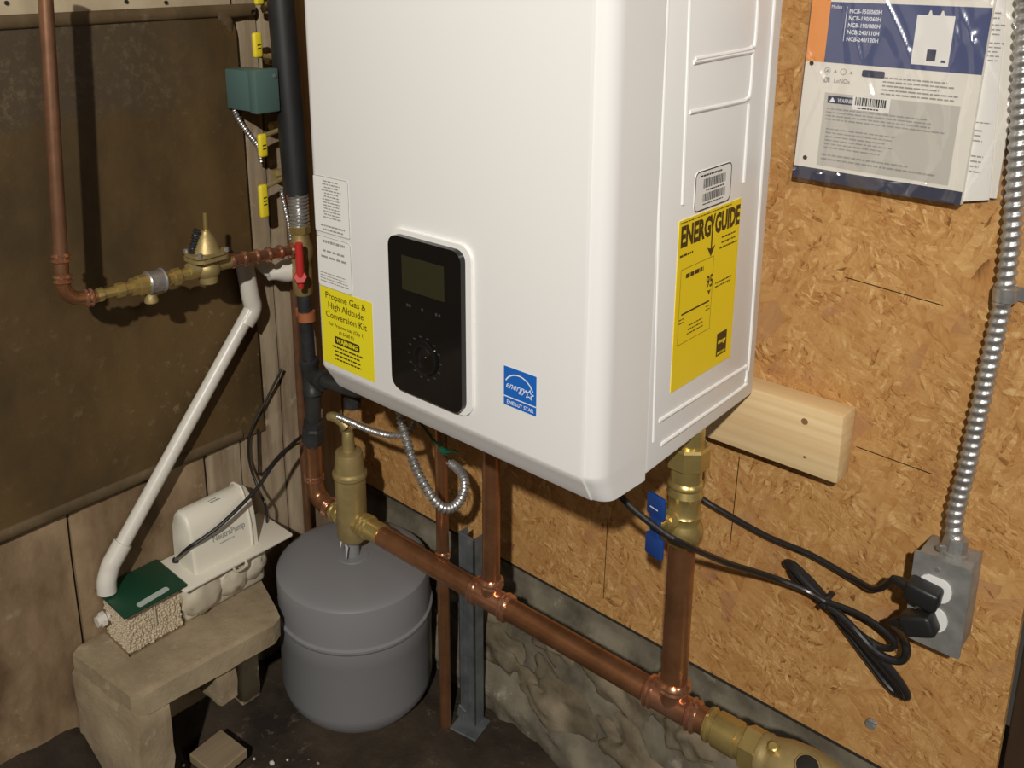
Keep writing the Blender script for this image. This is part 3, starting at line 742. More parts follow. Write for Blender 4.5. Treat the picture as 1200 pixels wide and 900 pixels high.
mb.box(hp - V((.003, .007, .022)), hp + V((.003, .007, .022)), .001, 1, rot)
hnd = obj('valve_handle', mb, M['blue'], svc, label='blue plastic two-lobed handle')
mb = MB(); c = hp + Z * .025 + hd * .0037; u = Z.cross(hd).normalized()
mb.quad(c - u * .007 - Z * .001, c + u * .006 - Z * .001, c + u * .006 + Z * .0005, c - u * .007 + Z * .0005)
obj('mark', mb, M['ink_white'], hnd, 0)

# brass coupling and flow valve at the end of the copper line
fl = thing('flow_valve', 'brass valve body with black plug and hex nut at the end of the copper line', 'valve', B + D * .05 - Z * .03)
mb = MB().lathe(B - D * .004, D, [(0, .0185), (.002, .0215), (.006, .0225), (.008, .020), (.012, .020), (.014, .0225), (.042, .0228), (.044, .020), (.056, .020)], 26)
obj('adapter', mb, M['brass'], fl)
h0 = B + D * .046
mb = MB().lathe(h0, D, [(0, .024), (.002, .0275), (.020, .0275), (.022, .024)], 6, phase=.5)
obj('hex_nut', mb, M['brass'], fl, 20)
b0 = h0 + D * .021
mb = MB().lathe(b0, D, [(0, .026), (.006, .0275), (.010, .026), (.016, .028), (.030, .033), (.055, .036), (.080, .033), (.095, .026), (.103, .016), (.106, .006)], 30)
obj('valve_body', mb, M['brass_dull'], fl, 60)
pc = V((0.592,-0.185,-0.343)); bc = b0 + D * .060; pd = (FWD * -1 + Z * 1.3).normalized()
pd = (pd - D * pd.dot(D)).normalized()
mb = MB().lathe(bc + pd * .028, pd, [(0, .0155), (.0065, .0150), (.0085, .0135)], 24); obj('boss', mb, M['brass_dull'], fl)
mb = MB().lathe(bc + pd * .034, pd, [(0, .0122), (.0032, .0122), (.0036, .0112)], 24); obj('plug', mb, M['plug'], fl, label='flat black plug')
sc = b0 + D * .022 + (pd + D * -.1).normalized() * .025
mb = MB().lathe(sc, pd, [(0, .008), (.005, .0085), (.007, .0065), (.013, .006), (.014, .0045)], 10); obj('bleed_screw', mb, M['brass'], fl)

# ------------------------------------------------------------------ air separator and expansion tank
SA = V((-0.215,-0.17,-0.395)); SX, SY = SA.x, SA.y
def zat(py, y=-0.17): return 0
z_bot = (-0.218,-0.17,-0.448)[2]; z_ring = (-0.21,-0.17,-0.319)[2]; z_sh = (-0.207,-0.17,-0.276)[2]; z_top = (-0.205,-0.17,-0.238)[2]
sep = thing('air_separator', 'brass air separator cylinder with tilted vent cap above the grey tank', 'air separator', (SX, SY, z_bot))
mb = MB().lathe((SX, SY, z_bot), Z, [(0, .015), (.002, .0235), (.008, .027), (z_ring - z_bot - .006, .0275), (z_ring - z_bot - .002, .0305), (z_ring - z_bot + .004, .0305), (z_ring - z_bot + .008, .0265), (z_sh - z_bot - .004, .0245), (z_sh - z_bot, .0235), (z_sh - z_bot + .003, .016)], 30)
obj('body', mb, M['brass_dull'], sep)
mb = MB().lathe((SX, SY, z_sh), Z, [(0, .0125), (.004, .0115), (.022, .0105), (.036, .0100), (.040, .008)], 18)
vd = V((-.8, -.25, .55)).normalized()
mb.tube([V((SX, SY, z_top + .008)), V((SX - .012, SY - .004, z_top + .018)), V((SX - .028, SY - .009, z_top + .022)), V((SX - .036, SY - .012, z_top + .020))], lambda t: .0105 - .003 * t, 12)
obj('vent_cap', mb, M['brass_dull'], sep)
# outlet to the copper line and inlet from the elbow
mb = MB().lathe(V((SX, SY, A.z)) + D * .018, D, [(0, .020), (.010, .020), (.012, .0165), (.014, .0165), (.016, .0215), (.019, .0215), (.021, .0185), (.024, .0185), (.026, .0215), (.029, .0215), (.031, .0185), (A.x - SX + .0, .0185)], 22)
obj('outlet_fitting', mb, M['brass'], sep)
IN = V((SX, SY, (-0.263,-0.17,-0.413)[2]))
mb = MB().lathe(IN - X * .018, -X, [(0, .0165), (.010, .0165), (.012, .0185), (.018, .0185), (.020, .0165), (.024, .0165), (.026, .0185), (.030, .0185), (.031, .015)], 20)
obj('inlet_fitting', mb, M['brass'], sep)

tk = thing('expansion_tank', 'round grey steel expansion tank hanging below the brass air separator', 'tank', (SX, SY, FLOOR))
TR = 0.138; zs = (-0.125,-0.255,-0.546)[2] ; zsm = (-0.127,-0.255,-0.573)[2]; ztp = z_bot - .016
TX = SX - .002; TYc = SY
prof = [(FLOOR + .012, .06), (FLOOR + .014, .10), (FLOOR + .022, .122), (FLOOR + .040, .134), (FLOOR + .058, TR), (zsm - .040, TR), (zsm - .038, TR + .0008), (zsm - .008, TR + .001), (zsm - .003, TR + .0035), (zsm + .001, TR + .0035), (zsm + .0035, TR - .0005), (zsm + .008, TR - .001)]
zc = ztp - .018; zsh = (-0.123,-0.255,-0.501)[2]
for k in range(15):
    a = math.radians(90 * k / 14); prof.append((zsh + (zc - zsh) * math.sin(a), .012 + (TR - .013) * math.cos(a) ** .92))
mb = MB().lathe((TX, TYc, 0), Z, prof, 72)
obj('shell', mb, M['tank'], tk, 26)
mb = MB().lathe((TX, TYc, zc - .003), Z, [(0, .030), (.004, .028), (.005, .013), (z_bot - zc + .004, .0125)], 20)
obj('neck', mb, M['tank'], tk)
mb = MB().lathe((TX, TYc, FLOOR), Z, [(0, .085), (.0145, .085)], 40); obj('foot_ring', mb, M['tank'], tk)
mb = MB(); c = V((TX, TYc, z_bot - .014)); pts = []
mb.lathe(c + Z * .009, V((0, 0, 1)), [(0, .0145), (.008, .0145)], 16)
mb.add([c + V((.016, -.022, .014)), c + V((.002, -.018, .014)), c + V((.014, -.027, -.014)), c + V((.012, -.020, .010))], [(0, 1, 2), (0, 3, 2), (3, 1, 2), (0, 1, 3)])
c2 = IN + V((-.012, -.016, -.020)); mb.add([c2, c2 + V((.014, -.004, .006)), c2 + V((.010, -.012, -.024)), c2 + V((.004, -.004, .010))], [(0, 1, 2), (0, 3, 2), (3, 1, 2), (0, 1, 3)])
obj('thread_tape', mb, M['tape'], sep, 0, label='torn white thread sealing tape')

# copper elbow from the riser stack into the separator
STK = V((-0.318,-0.17,-0.266)); sx, sy = STK.x, STK.y
zU0 = (-0.317,-0.17,-0.295)[2]
elb = thing('copper_elbow', 'copper elbow joining the dark riser stack to the brass air separator', 'pipe elbow', (sx, sy, IN.z))
ez = IN.z
mb = MB().tube([(sx, sy, zU0 + .004), (sx, sy, ez + .05), (sx + .001, sy, ez + .034), (sx + .010, sy, ez + .011), (sx + .032, sy, ez + .0005), (IN.x - .04, sy, ez)], .0165, 20, 8)
obj('bend', mb, M['copper'], elb)
mb = MB(); press(mb, (sx, sy, ez + .040), Z, .0165); obj('collar', mb, M['copper_fit'], elb)
mb = MB(); press(mb, (sx + .036, sy, ez), X, .0165); obj('collar', mb, M['copper_fit'], elb)

# ------------------------------------------------------------------ riser stack beside the heater
def zc_(p): return p[2]
T0 = V((-0.336,-0.17,0.525)); T1 = V((-0.321,-0.17,0.168))
mb = MB().tube([T0 + Z * .1, T0, T1], .0225, 20, 6)
ins = tag(obj('insulated_pipe', mb, M['rubber']), 'thick black foam-insulated pipe rising beside the white heater', 'pipe')
F0 = V((-0.318,-0.17,0.172)); F1 = V((-0.319,-0.17,0.112))
mb = MB().tube([F0 + Z * .006, F1], .0160, 20, 4, (0.0062, .0018), .0012, smooth=False)
tag(obj('corrugated_connector', mb, M['steel']), 'short corrugated steel connector under the black insulated pipe', 'connector')
bv = thing('ball_valve', 'brass ball valve with red lever handle below the corrugated connector', 'valve', V((-0.325,-0.17,-0.006)))
a = V((-0.319,-0.17,0.115)); b = V((-0.32,-0.17,-0.012)); L = (b - a).length
mb = MB().lathe(a, b - a, [(0, .0155), (.002, .0175), (.016, .0175), (.018, .0155), (.028, .0165), (.040, .0205), (.056, .0205), (.068, .0165), (.078, .0165), (.080, .0175), (L - .003, .0175), (L, .0155)], 20)
obj('valve_body', mb, M['brass_dull'], bv)
mb = MB().lathe(a + (b - a).normalized() * .002, b - a, [(0, .0165), (.002, .0190), (.013, .0190), (.015, .0165)], 8, phase=.2); obj('hex_nut', mb, M['brass'], bv, 20)
hr = V((.35, -1, .0)).normalized(); hb = V((-0.325,-0.17,0.019)); q0 = V((-0.285,-0.2,0.034))
hr = (q0 - hb).normalized(); mb = MB().cyl(hb + hr * .008, q0 + hr * .002, .007, 12); obj('stem', mb, M['brass'], bv)
tp = V((-0.277,-0.205,0.096)); mb = MB().tube([q0 + Z * .002, q0.lerp(tp, .5), tp], lambda t: .0075 - .001 * t, 12, 6)
mb.lathe(q0 - hr * .003, hr, [(0, .0125), (.007, .0125), (.010, .0105)], 6)
mb.tube([q0, q0 - Z * .012, q0 - Z * .020], lambda t: .007 - .002 * t, 10, 4)
obj('lever_handle', mb, M['red'], bv, 30, label='red lever handle with star hub')
stk = thing('iron_riser', 'dark grey iron riser with tee and union beside the heater corner', 'pipe', V((sx, sy, zU0)))
p = [V((-0.318,-0.17,-0.008)), V((-0.314,-0.17,-0.131)), V((-0.307,-0.17,-0.162)), V((-0.307,-0.17,-0.198)), V((-0.311,-0.17,-0.25)), V((-0.318,-0.17,-0.3))]
mb = MB().cyl(p[0], p[1], .0125, 16); obj('pipe', mb, M['iron'], stk)
mb = MB().cyl(p[3], p[4], .0142, 16); obj('pipe', mb, M['iron'], stk)
d = (p[3] - p[1]).normalized(); L = (p[3] - p[1]).length
mb = MB().lathe(p[1], d, [(0, .014), (.001, .0185), (.010, .0185), (.013, .0165), (L - .013, .0165), (L - .010, .0185), (L - .001, .0185), (L, .014)], 20)
mb.lathe(p[2], V((.95, .05, -.05)), [(0, .0155), (.020, .0155), (.022, .0185), (.033, .0185), (.034, .0135)], 18)
obj('tee', mb, M['iron'], stk)
mb = MB().tube([p[2] + X * .03, p[2] + V((.09, .01, 0)), p[2] + V((.115, .012, .006)), p[2] + V((.125, .013, .03)), V((p[2].x + .125, p[2].y + .013, -.085)), V((p[2].x + .134, p[2].y + .013, -.060)), V((p[2].x + .16, p[2].y + .013, -.052)), V((.02, p[2].y + .013, -.052)), V((.052, p[2].y + .013, -.045)), V((.06, p[2].y + .013, -.02)), V((.06, p[2].y + .013, -.0085))], .0125, 14, 6); obj('branch', mb, M['iron'], stk)
d = (p[5] - p[4]).normalized(); L = (p[5] - p[4]).length
mb = MB().lathe(p[4], d, [(0, .0145), (.001, .0185), (.012, .0185), (.014, .0165), (.017, .0205), (L - .008, .0205), (L - .006, .0175), (L, .0175)], 8, phase=.3); obj('union', mb, M['iron'], stk, 22)
a = V((-0.314,-0.17,-0.043)); d = (p[1] - p[0]).normalized()
mb = MB().lathe(a, d, [(0, .0128), (0, .0155), (.0165, .0155), (.0165, .0128)], 24); mb.box(a + V((-.030, -.001, -.016)), a + V((-.012, .004, -.001)), .0008, 1)
tag(obj('pipe_clamp', mb, M['orange']), 'orange copper strap clamp around the dark riser', 'clamp')
a = V((-0.393,-0.135,-0.016)); b = V((-0.435,-0.135,-0.585))
mb = MB().cyl(V((a.x, a.y, .12)), V((a.x - .001, b.y, -.60)), .0075, 12)
tag(obj('copper_pipe', mb, M['copper_dark']), 'thin dull copper pipe running down behind the red-handled valve stack', 'pipe')

# ------------------------------------------------------------------ copper supply and valves on the sheet metal wall
XW = -0.31
s = [V((-0.31,-0.561,0.543)), V((-0.31,-0.567,0.479)), V((-0.31,-0.588,0.136))]
sup = thing('supply_pipe', 'copper supply pipe running down the brown metal panel to an elbow', 'pipe', V((-0.31,-0.586,0.095)))
mb = MB().cyl(s[0], s[2], .0098, 16); obj('pipe', mb, M['copper_dark'], sup)
e = [V((-0.31,-0.587,0.15)), V((-0.31,-0.588,0.126)), V((-0.31,-0.586,0.106)), V((-0.31,-0.574,0.093)), V((-0.31,-0.554,0.088)), V((-0.31,-0.543,0.087))]
mb = MB().tube(e, .0098, 16, 6); obj('elbow', mb, M['copper'], sup)
for i, (q, r, dd) in enumerate(((V((-0.31,-0.586,0.16)), .0098, s[2] - s[0]), (V((-0.31,-0.587,0.13)), .0098, s[2] - s[0]), (V((-0.31,-0.56,0.088)), .0098, e[5] - e[4]))):
    mb = MB(); press(mb, q, dd, r + .001); obj('collar', mb, M['copper_fit'], sup)
L0 = V((-0.31,-0.545,0.088)); L1 = V((-0.31,-0.377,0.083)); LD = (L1 - L0).normalized(); LL = (L1 - L0).length
def lat(px): return LL * (px - 111) / 121.0
bf = thing('backflow_valve', 'small brass backflow preventer with silver band in the copper line', 'valve', L0 + LD * lat(172))
mb = MB().lathe(L0, LD, [(0, .0085), (lat(116), .0105), (lat(119), .0105), (lat(120), .0075), (lat(134), .0075), (lat(135), .011), (lat(143), .011), (lat(144), .0085), (lat(151), .0085), (lat(152), .0135), (lat(158), .0135), (lat(159), .0155), (lat(168), .0155), (lat(191), .0150), (lat(193), .0105), (lat(200), .0105), (lat(201), .0135), (lat(208), .0135), (lat(209), .0085), (lat(216), .0095), (lat(222), .0105), (lat(232), .0105)], 12)
obj('valve_body', mb, M['brass'], bf, 28)
mb = MB().lathe(L0 + LD * lat(169), LD, [(0, .0172), (.002, .0188), (.004, .0170), (lat(189) - lat(169) - .004, .0170), (lat(189) - lat(169) - .002, .0192), (lat(189) - lat(169), .0175)], 24)
obj('band', mb, M['steel'], bf, 28, label='silver steel band')
q = L0 + LD * lat(173)
mb = MB().lathe(q - Z * .012, -Z, [(0, .0075), (.008, .0085), (.014, .0105), (.018, .0105), (.020, .008)], 14); obj('drain_port', mb, M['brass_dull'], bf)
PC = V((-0.31,-0.359,0.087))
prv = thing('pressure_valve', 'cast brass pressure reducing valve with bell top and tall stem', 'valve', V((-0.31,-0.362,0.054)))
ax = V((0.02, 0.03, 1)).normalized()
mb = MB().ball(PC - Z * .004, .019, 3, (1, 1.1, 1)); mb.lathe(PC - Z * .028, Z, [(0, .011), (.002, .0145), (.016, .0155), (.03, .016)], 22); mb.cyl(PC - LD * .034, PC + LD * .040, .0115, 14)
obj('body', mb, M['brass_dull'], prv)
FZ = PC + Z * .013
mb = MB(); mb.prism(rrect(FZ + V((-.026, -.031, 0)), V((1, 0, 0)), V((0, 1, 0)), .052, .060, .014, 5), (0, 0, .0055)); mb.prism(rrect(FZ + V((-.025, -.030, .0075)), V((1, 0, 0)), V((0, 1, 0)), .050, .058, .014, 5), (0, 0, .005))
obj('flange', mb, M['brass_dull'], prv, 30)
for dx, dy in ((.021, -.024), (.021, .023), (-.019, -.024), (-.019, .023)):
    mb = MB().lathe(FZ + V((dx, dy, .010)), Z, [(0, .0042), (.006, .0042), (.007, .003)], 8); obj('bolt', mb, M['steel'], prv)
mb = MB().lathe(FZ + Z * .011, ax, [(0, .0225), (.006, .0205), (.016, .0165), (.026, .0115), (.030, .0080), (.034, .0070)], 24); obj('bell', mb, M['brass_dull'], prv)
mb = MB().cyl(FZ + ax * .04, FZ + ax * .073, .0036, 10, .0008); mb.lathe(FZ + ax * .040, ax, [(0, .0068), (.006, .0068)], 6); obj('stem', mb, M['brass'], prv)
q = FZ + V((-.004, -.023, .013)); mb = MB().tube([q, q + V((.002, .008, .026)), q + V((.003, .012, .036))], .0055, 12, 8, (.0048, .0015), .0009); obj('spring', mb, M['iron'], prv)
# ribbed copper line from the reducing valve to the stack
r0 = PC + LD * .036; r1 = V((sx + .006, -0.180, (-0.325,-0.17,0.073)[2]))
mb = MB(); d = (r1 - r0); L = d.length; prof = []
n = 6
for k in range(n):
    t = L * (k + .15) / n; prof += [(t, .0092), (t + .003, .0125), (t + .007, .0125), (t + .010, .0092)]
mb.lathe(r0, d, [(0, .0092)] + prof + [(L, .0092)], 16)
tag(obj('copper_nipple', mb, M['copper_fit']), 'ribbed copper fitting line between pressure valve and red-handled valve', 'pipe')

# ------------------------------------------------------------------ white condensate pipe
cw = thing('condensate_pipe', 'long slanted white plastic drain pipe leading to the green box lid', 'pipe', V((-0.375,-0.557,-0.421)))
k = [V((-0.381,-0.24,-0.009)), V((-0.381,-0.237,-0.035)), V((-0.384,-0.529,-0.383))]
mb = MB().cyl(k[1], k[2], .0126, 20); obj('pipe', mb, M['pvc'], cw)
d = (k[2] - k[1]).normalized(); e0 = k[2]
zl = -0.436
mb = MB().tube([e0 - d * .024, e0 - d * .001, e0 + d * .012, e0 + d * .020 - Z * .004, V((e0.x + .002, e0.y - .020, zl + .018)), V((e0.x + .003, e0.y - .022, zl))], .0158, 20, 8); obj('elbow', mb, M['pvc'], cw)
u0 = V((-0.381,-0.244,0.043)); u1 = V((-0.381,-0.238,-0.009)); u2 = V((-0.381,-0.235,-0.037)); u3 = V((-0.381,-0.253,-0.06))
mb = MB().tube([u0 + Z * .010, u0, u1, u2, u3], .0156, 20, 8); obj('elbow', mb, M['pvc'], cw)
h1 = V((-0.36,-0.205,0.029))
mb = MB().tube([u0 + V((0, -.010, .004)), u0 + V((0, .02, .008)), h1 + V((0, 0, 0))], .0130, 18, 6)
mb.lathe(V((-0.355,-0.216,0.027)), V((.25, 1, .02)), [(0, .0105), (.012, .012), (.03, .020), (.045, .021), (.058, .021)], 18)
obj('branch', mb, M['pvc'], cw)

# ------------------------------------------------------------------ junction box, yellow valves
gb = thing('relay_box', 'small grey-green metal relay box on the planks beside the black pipe', 'box', V((-0.36,-0.232,0.307)))
y0 = (-0.405,-0.241,0.35)[1]; xf = (-0.317,-0.246,0.353)[0]; zt = (-0.33,-0.235,0.378)[2]; zb2 = (-0.33,-0.24,0.312)[2]; y1 = (-0.33,-0.196,0.351)[1]
mb = MB().box((-0.404, y0, zb2), (xf - .016, y1 - .004, zt), .003, 2); obj('body', mb, M['greybox'], gb)
mb = MB().box((xf - .020, y0 - .002, zb2 - .002), (xf, y1, zt + .002), .003, 2); obj('cover', mb, M['greybox'], gb)
mb = MB().lathe((xf, y1 - .008, zt - .010), X, [(0, .003), (.002, .003)], 8); obj('screw', mb, M['steel'], gb)
mb = MB().tube([V((-0.395,-0.234,0.311)), V((-0.392,-0.228,0.293)), V((-0.39,-0.211,0.265)), V((-0.39,-0.195,0.243)), V((-0.392,-0.189,0.215))], .0042, 10, 8, (.0052, .0009), .0011)
tag(obj('flexible_conduit', mb, M['steel']), 'thin flexible steel conduit curving out below the grey-green box', 'conduit')
mb = MB().tube([V((-0.38,-0.16,0.163)), V((-0.38,-0.155,0.135)), V((-0.38,-0.147,0.09)), V((-0.38,-0.145,0.07))], .0036, 10, 8, (.0048, .0009), .0011)
tag(obj('flexible_conduit', mb, M['steel']), 'short flexible steel conduit behind the corrugated connector', 'conduit')
riser = MB().cyl(V((-0.388, (-0.388,-0.145,0.342)[1] + .006, .9)), V((-0.388, (-0.388,-0.145,0.342)[1] + .006, .115)), .0085, 14)
tag(obj('copper_pipe', riser, M['copper_dark']), 'copper pipe hidden behind the black insulated pipe carrying yellow-handled valves', 'pipe')
yp_ = (-0.388,-0.145,0.342)[1] + .006
for i, (pa, pb, lb) in enumerate((((-0.365,-0.194,0.521), (-0.365,-0.189,0.478), 'yellow-handled brass valve at the very top beside the black pipe'),
                                  ((-0.365,-0.198,0.435), (-0.365,-0.203,0.394), 'yellow-handled brass valve just above the grey-green box'),
                                  ((-0.365,-0.204,0.269), (-0.365,-0.202,0.229), 'yellow-handled brass valve just below the grey-green box'),
                                  ((-0.365,-0.207,0.183), (-0.365,-0.21,0.125), 'lowest yellow-handled brass valve, above the ribbed copper line'))):
    pa = V(pa); pb = V(pb); top, bot = (pa, pb)
    t = thing('ball_valve', lb, 'valve', pb, 'yellow-handled valves on the planks')
    hc = pb if i == 0 else (pa if i == 3 else pb)
    mb = MB(); c = (pa + pb) / 2; hh = (pa - pb).length / 2
    dd = (pa - pb).normalized(); rr = Matrix.Rotation(0.0, 3, 'Z')
    mb.box(V((c.x - .005, c.y - .0085, c.z - hh)), V((c.x + .005, c.y + .0085, c.z + hh)), .0045, 3)
    h = obj('handle', mb, M['yellow_grip'], t, label='yellow vinyl lever grip')
    if i:
        mb = MB(); 
        for k2 in range(3 if i == 3 else 2):
            zz = c.z + (-.006 + .006 * k2) ; q = V((c.x + .0052, c.y, zz))
            mb.quad(q + V((0, -.003, -.001)), q + V((0, .004, -.0003)), q + V((0, .004, .0022)), q + V((0, -.003, .0015)))
        obj('mark', mb, M['ink_brown'], h, 0)
    vz = c.z + (hh + .004 if i in (2,) else -hh - .006) * (1 if i != 3 else -1)
    vc = V((-0.388, yp_ - .004, vz))
    mb = MB().ball(vc, .0115, 2); mb.lathe(vc - Y * .024, Y, [(0, .009), (.004, .0105), (.012, .0105), (.014, .008), (.034, .008), (.036, .0105), (.046, .0105)], 6)
    mb.tube([vc + X * .008, V((c.x - .002, vc.y - .006, vz)), V((c.x - .003, c.y, c.z + (vz - c.z) * .6))], .0042, 8, 4)
    obj('valve_body', mb, M['brass_dull'], t, 30)

# ------------------------------------------------------------------ concrete block, neutralizer box, condensate pump
BZ = -0.526
blk = thing('concrete_block', 'broken concrete block bench against the slabs carrying the white pump', 'block', (-0.32, -0.43, FLOOR))
mb = MB()
XF = -0.222
top_ = [(-0.418, -0.617), (XF - .004, -0.592), (XF + .004, -0.26), (-0.418, -0.235)]
g = 26
def blockgrid(lo, hi, jig):
    bm = bmesh.new(); bmesh.ops.create_cube(bm, size=1.0)
    bmesh.ops.bevel(bm, geom=bm.edges[:], offset=.06, segments=1, affect='EDGES')
    bmesh.ops.subdivide_edges(bm, edges=bm.edges[:], cuts=7, use_grid_fill=True)
    lo = V(lo); hi = V(hi); c = (lo + hi) / 2; sz = hi - lo
    for v in bm.verts:
        p = V((v.co.x * sz.x, v.co.y * sz.y, v.co.z * sz.z)) + c
        v.co = p + noise.noise_vector(p * 14) * jig + noise.noise_vector(p * 45) * jig * .4
    bm.verts.index_update(); mb = MB().add([v.co.copy() for v in bm.verts], [tuple(v.index for v in f.verts) for f in bm.faces]); bm.free(); return mb
mb = blockgrid((-0.410, -0.603, BZ - .042), (XF, -0.330, BZ), .0035); mb.v = [V((p.x + (p.y + .42) * .06 * (p.x > -.3), p.y + ((p.x + .32) * .12 if p.y < -.5 else -(p.x + .22) * .35 * max(0, min(1, (p.y + .45) / .11))), min(p.z, BZ))) for p in mb.v]
obj('slab_top', mb, M['block'], blk, 50)
mb = blockgrid((-0.408, -0.606, FLOOR - .01), (XF - .012, -0.545, BZ - .03), .006); mb.v = [V((p.x, p.y + (p.x + .32) * .12, p.z)) for p in mb.v]; obj('leg', mb, M['block'], blk, 50)
mb = blockgrid((-0.40, -0.452, BZ - .115), (XF - .014, -0.412, BZ - .03), .006); obj('leg', mb, M['block'], blk, 50)
mb = blockgrid((-0.408, -0.345, FLOOR - .01), (-0.34, -0.305, BZ - .03), .004); obj('leg', mb, M['block'], blk, 50)

nb = thing('neutralizer_box', 'clear tub of beige granules with dark green lid on the concrete block', 'box', (-0.37, -0.503, BZ))
NX0, NX1, NY0, NY1, NZ = -0.4035, -0.3215, -0.5535, -0.452, -0.443
mb = MB()
for lo, hi in (((NX0, NY0, BZ + .0005), (NX1, NY0 + .0012, NZ)), ((NX0, NY1 - .0012, BZ + .0005), (NX1, NY1, NZ)), ((NX1 - .0012, NY0, BZ + .0005), (NX1, NY1, NZ)), ((NX0, NY0, BZ + .0005), (NX1, NY1, BZ + .0015))):
    mb.box(lo, hi)
obj('tub', mb, M['clear'], nb, 0, label='clear plastic tub')
rnd = random.Random(11); mb = MB(); ico = bmesh.new(); bmesh.ops.create_icosphere(ico, subdivisions=1, radius=1); iv = [v.co.copy() for v in ico.verts]; fi = [tuple(v.index for v in f.verts) for f in ico.faces]; ico.free()
def grain(c, r):
    a, b = rnd.uniform(.75, 1.25), rnd.uniform(.75, 1.25)
    mb.add([c + V((v.x * r * a, v.y * r * b, v.z * r)) for v in iv], fi)
s_ = .0046; z = BZ + .004
while z < NZ - .007:
    y = NY0 + .004
    while y < NY1 - .003:
        grain(V((NX1 - .0042 + rnd.uniform(-.0008, .0006), y + rnd.uniform(-.002, .002), z + rnd.uniform(-.0022, .0022))), rnd.uniform(.0020, .0034)); y += s_
    x = NX0 + .004
    while x < NX1 - .006:
        grain(V((x + rnd.uniform(-.002, .002), NY0 + .0042 + rnd.uniform(-.0006, .0008), z + rnd.uniform(-.0022, .0022))), rnd.uniform(.0022, .0031)); x += s_
    z += s_
mb.box((NX0 + .004, NY0 + .0045, BZ + .002), (NX1 - .0045, NY1 - .003, NZ - .009))
gr = obj('granules', mb, M['granule'], nb, 60); gr['kind'] = 'stuff'
mb = MB().box((NX0 - .002, NY0 - .0075, NZ - .0005), (NX1 + .0155, NY1 + .0035, NZ + .0045), .002, 2); mb.box((NX0, NY0 - .004, NZ - .006), (NX1 + .008, NY1, NZ), .001, 1)
lid = obj('lid', mb, M['green'], nb)
ls = [V((-0.323,-0.539,-0.438)), V((-0.306,-0.54,-0.438)), V((-0.312,-0.471,-0.438)), V((-0.328,-0.468,-0.438))]
c = sum(ls, V()) / 4; u = (ls[2] - ls[1]).normalized(); v = Z.cross(u)
mb = MB().prism(rrect(c - u * .0285 - v * .006, u, v, .057, .012, .004, 4), (0, 0, .0006)); obj('label_strip', mb, mat('pale_label', (0.42, 0.47, 0.42), .5), lid, 0)
mb = MB(); mb.box((NX1 + .0001, (NY0 + NY1) / 2 - .0015, BZ + .03), (NX1 + .0012, (NY0 + NY1) / 2 + .0015, NZ)); obj('rib', mb, M['tub'], nb, 0)
q = V((-0.394,-0.556,-0.48)); q = V((-0.385, NY0, -0.484))
mb = MB().lathe(q + Y * .002, -Y, [(0, .008), (.006, .008), (.007, .0125), (.014, .0125), (.015, .011)], 8, phase=.4); mb.lathe(q - Y * .013, -Y, [(0, .009), (.006, .009)], 14); obj('inlet_cap', mb, M['pvc'], nb, 25)

PZ = -0.444
pm = thing('condensate_pump', 'ivory plastic condensate pump with domed cover on the concrete block', 'pump', (-0.35, -0.35, BZ))
mb = MB(); mb.box((-0.402, -0.458, PZ - .006), (-0.300, -0.238, PZ), .002, 2)
obj('deck', mb, M['pump'], pm)
mb = MB().box((-0.396, -0.448, BZ + .0005), (-0.322, -0.285, PZ - .005), .010, 3)
for y, r_ in ((-.415, .040), (-.355, .036), (-.312, .028)):
    mb.ball((-0.324, y, BZ + .043), r_, 3, (.42, 1.0, .85), .3)
mb.v = [V((p.x, p.y, max(p.z, BZ + .0005))) for p in mb.v]
obj('tank', mb, M['tub'], pm, 60)
mb = MB(); prof = []
def loaf(y, k):
    P = []
    for (x, z) in ((-.390, 0), (-.389, .045), (-.386, .074), (-.378, .094), (-.366, .104), (-.352, .104), (-.341, .097), (-.331, .079), (-.3255, .045), (-.322, 0)):
        P.append(V((-.359 + (x + .359) * k, y, PZ + z * (k if k < 1 else 1))))
    return P
ys = [(-.424, .93), (-.4215, .98), (-.417, 1), (-.312, 1), (-.302, .985), (-.296, .95)]
n = 10
for y, kk in ys: mb.v += loaf(y, kk)
for j in range(len(ys) - 1):
    for i in range(n - 1): a = j * n + i; mb.f.append((a, a + 1, a + n + 1, a + n))
mb.f.append(tuple(range(n))); mb.f.append(tuple(range((len(ys) - 1) * n, len(ys) * n)))
dome = obj('cover', mb, M['pump'], pm, 40)
mb = MB()
mb.tube([V((-.389, -.309, PZ + .04)), V((-.378, -.309, PZ + .0955)), V((-.359, -.309, PZ + .1055)), V((-.341, -.309, PZ + .0985)), V((-.325, -.309, PZ + .05)), V((-.322, -.309, PZ + .003))], .0025, 8, 6); obj('seam', mb, M['pump'], dome, 60)
u = Y; sl = (V((-.331, 0, .079)) - V((-.3255, 0, .045))).normalized()
lettering('lettering', ['NeutraPump'], M['ink_grey'], dome, (-.3246, -.352, PZ + .043), Y, sl, .0155, width=.064, ext=.0003, bold=.0003)
mb = MB(); fine_print(mb, (-.3240, -.372, PZ + .037), Y, sl, .04, .004, 1, 10, 31, 1, 'L', .5); fine_print(mb, V((-.354, -.372, PZ + .1044)), Y, V((-1, 0, 0.0)), .022, .012, 2, 5, 32, 1, 'L', .4)
obj('print', mb, M['ink_grey'], dome, 0)
mb = MB().tube([V((-.300, -.365, PZ - .002)), V((-.297, -.360, PZ - .012)), V((-.297, -.343, PZ - .012)), V((-.300, -.338, PZ - .002))], .0025, 8, 5); obj('latch', mb, M['tub'], pm)
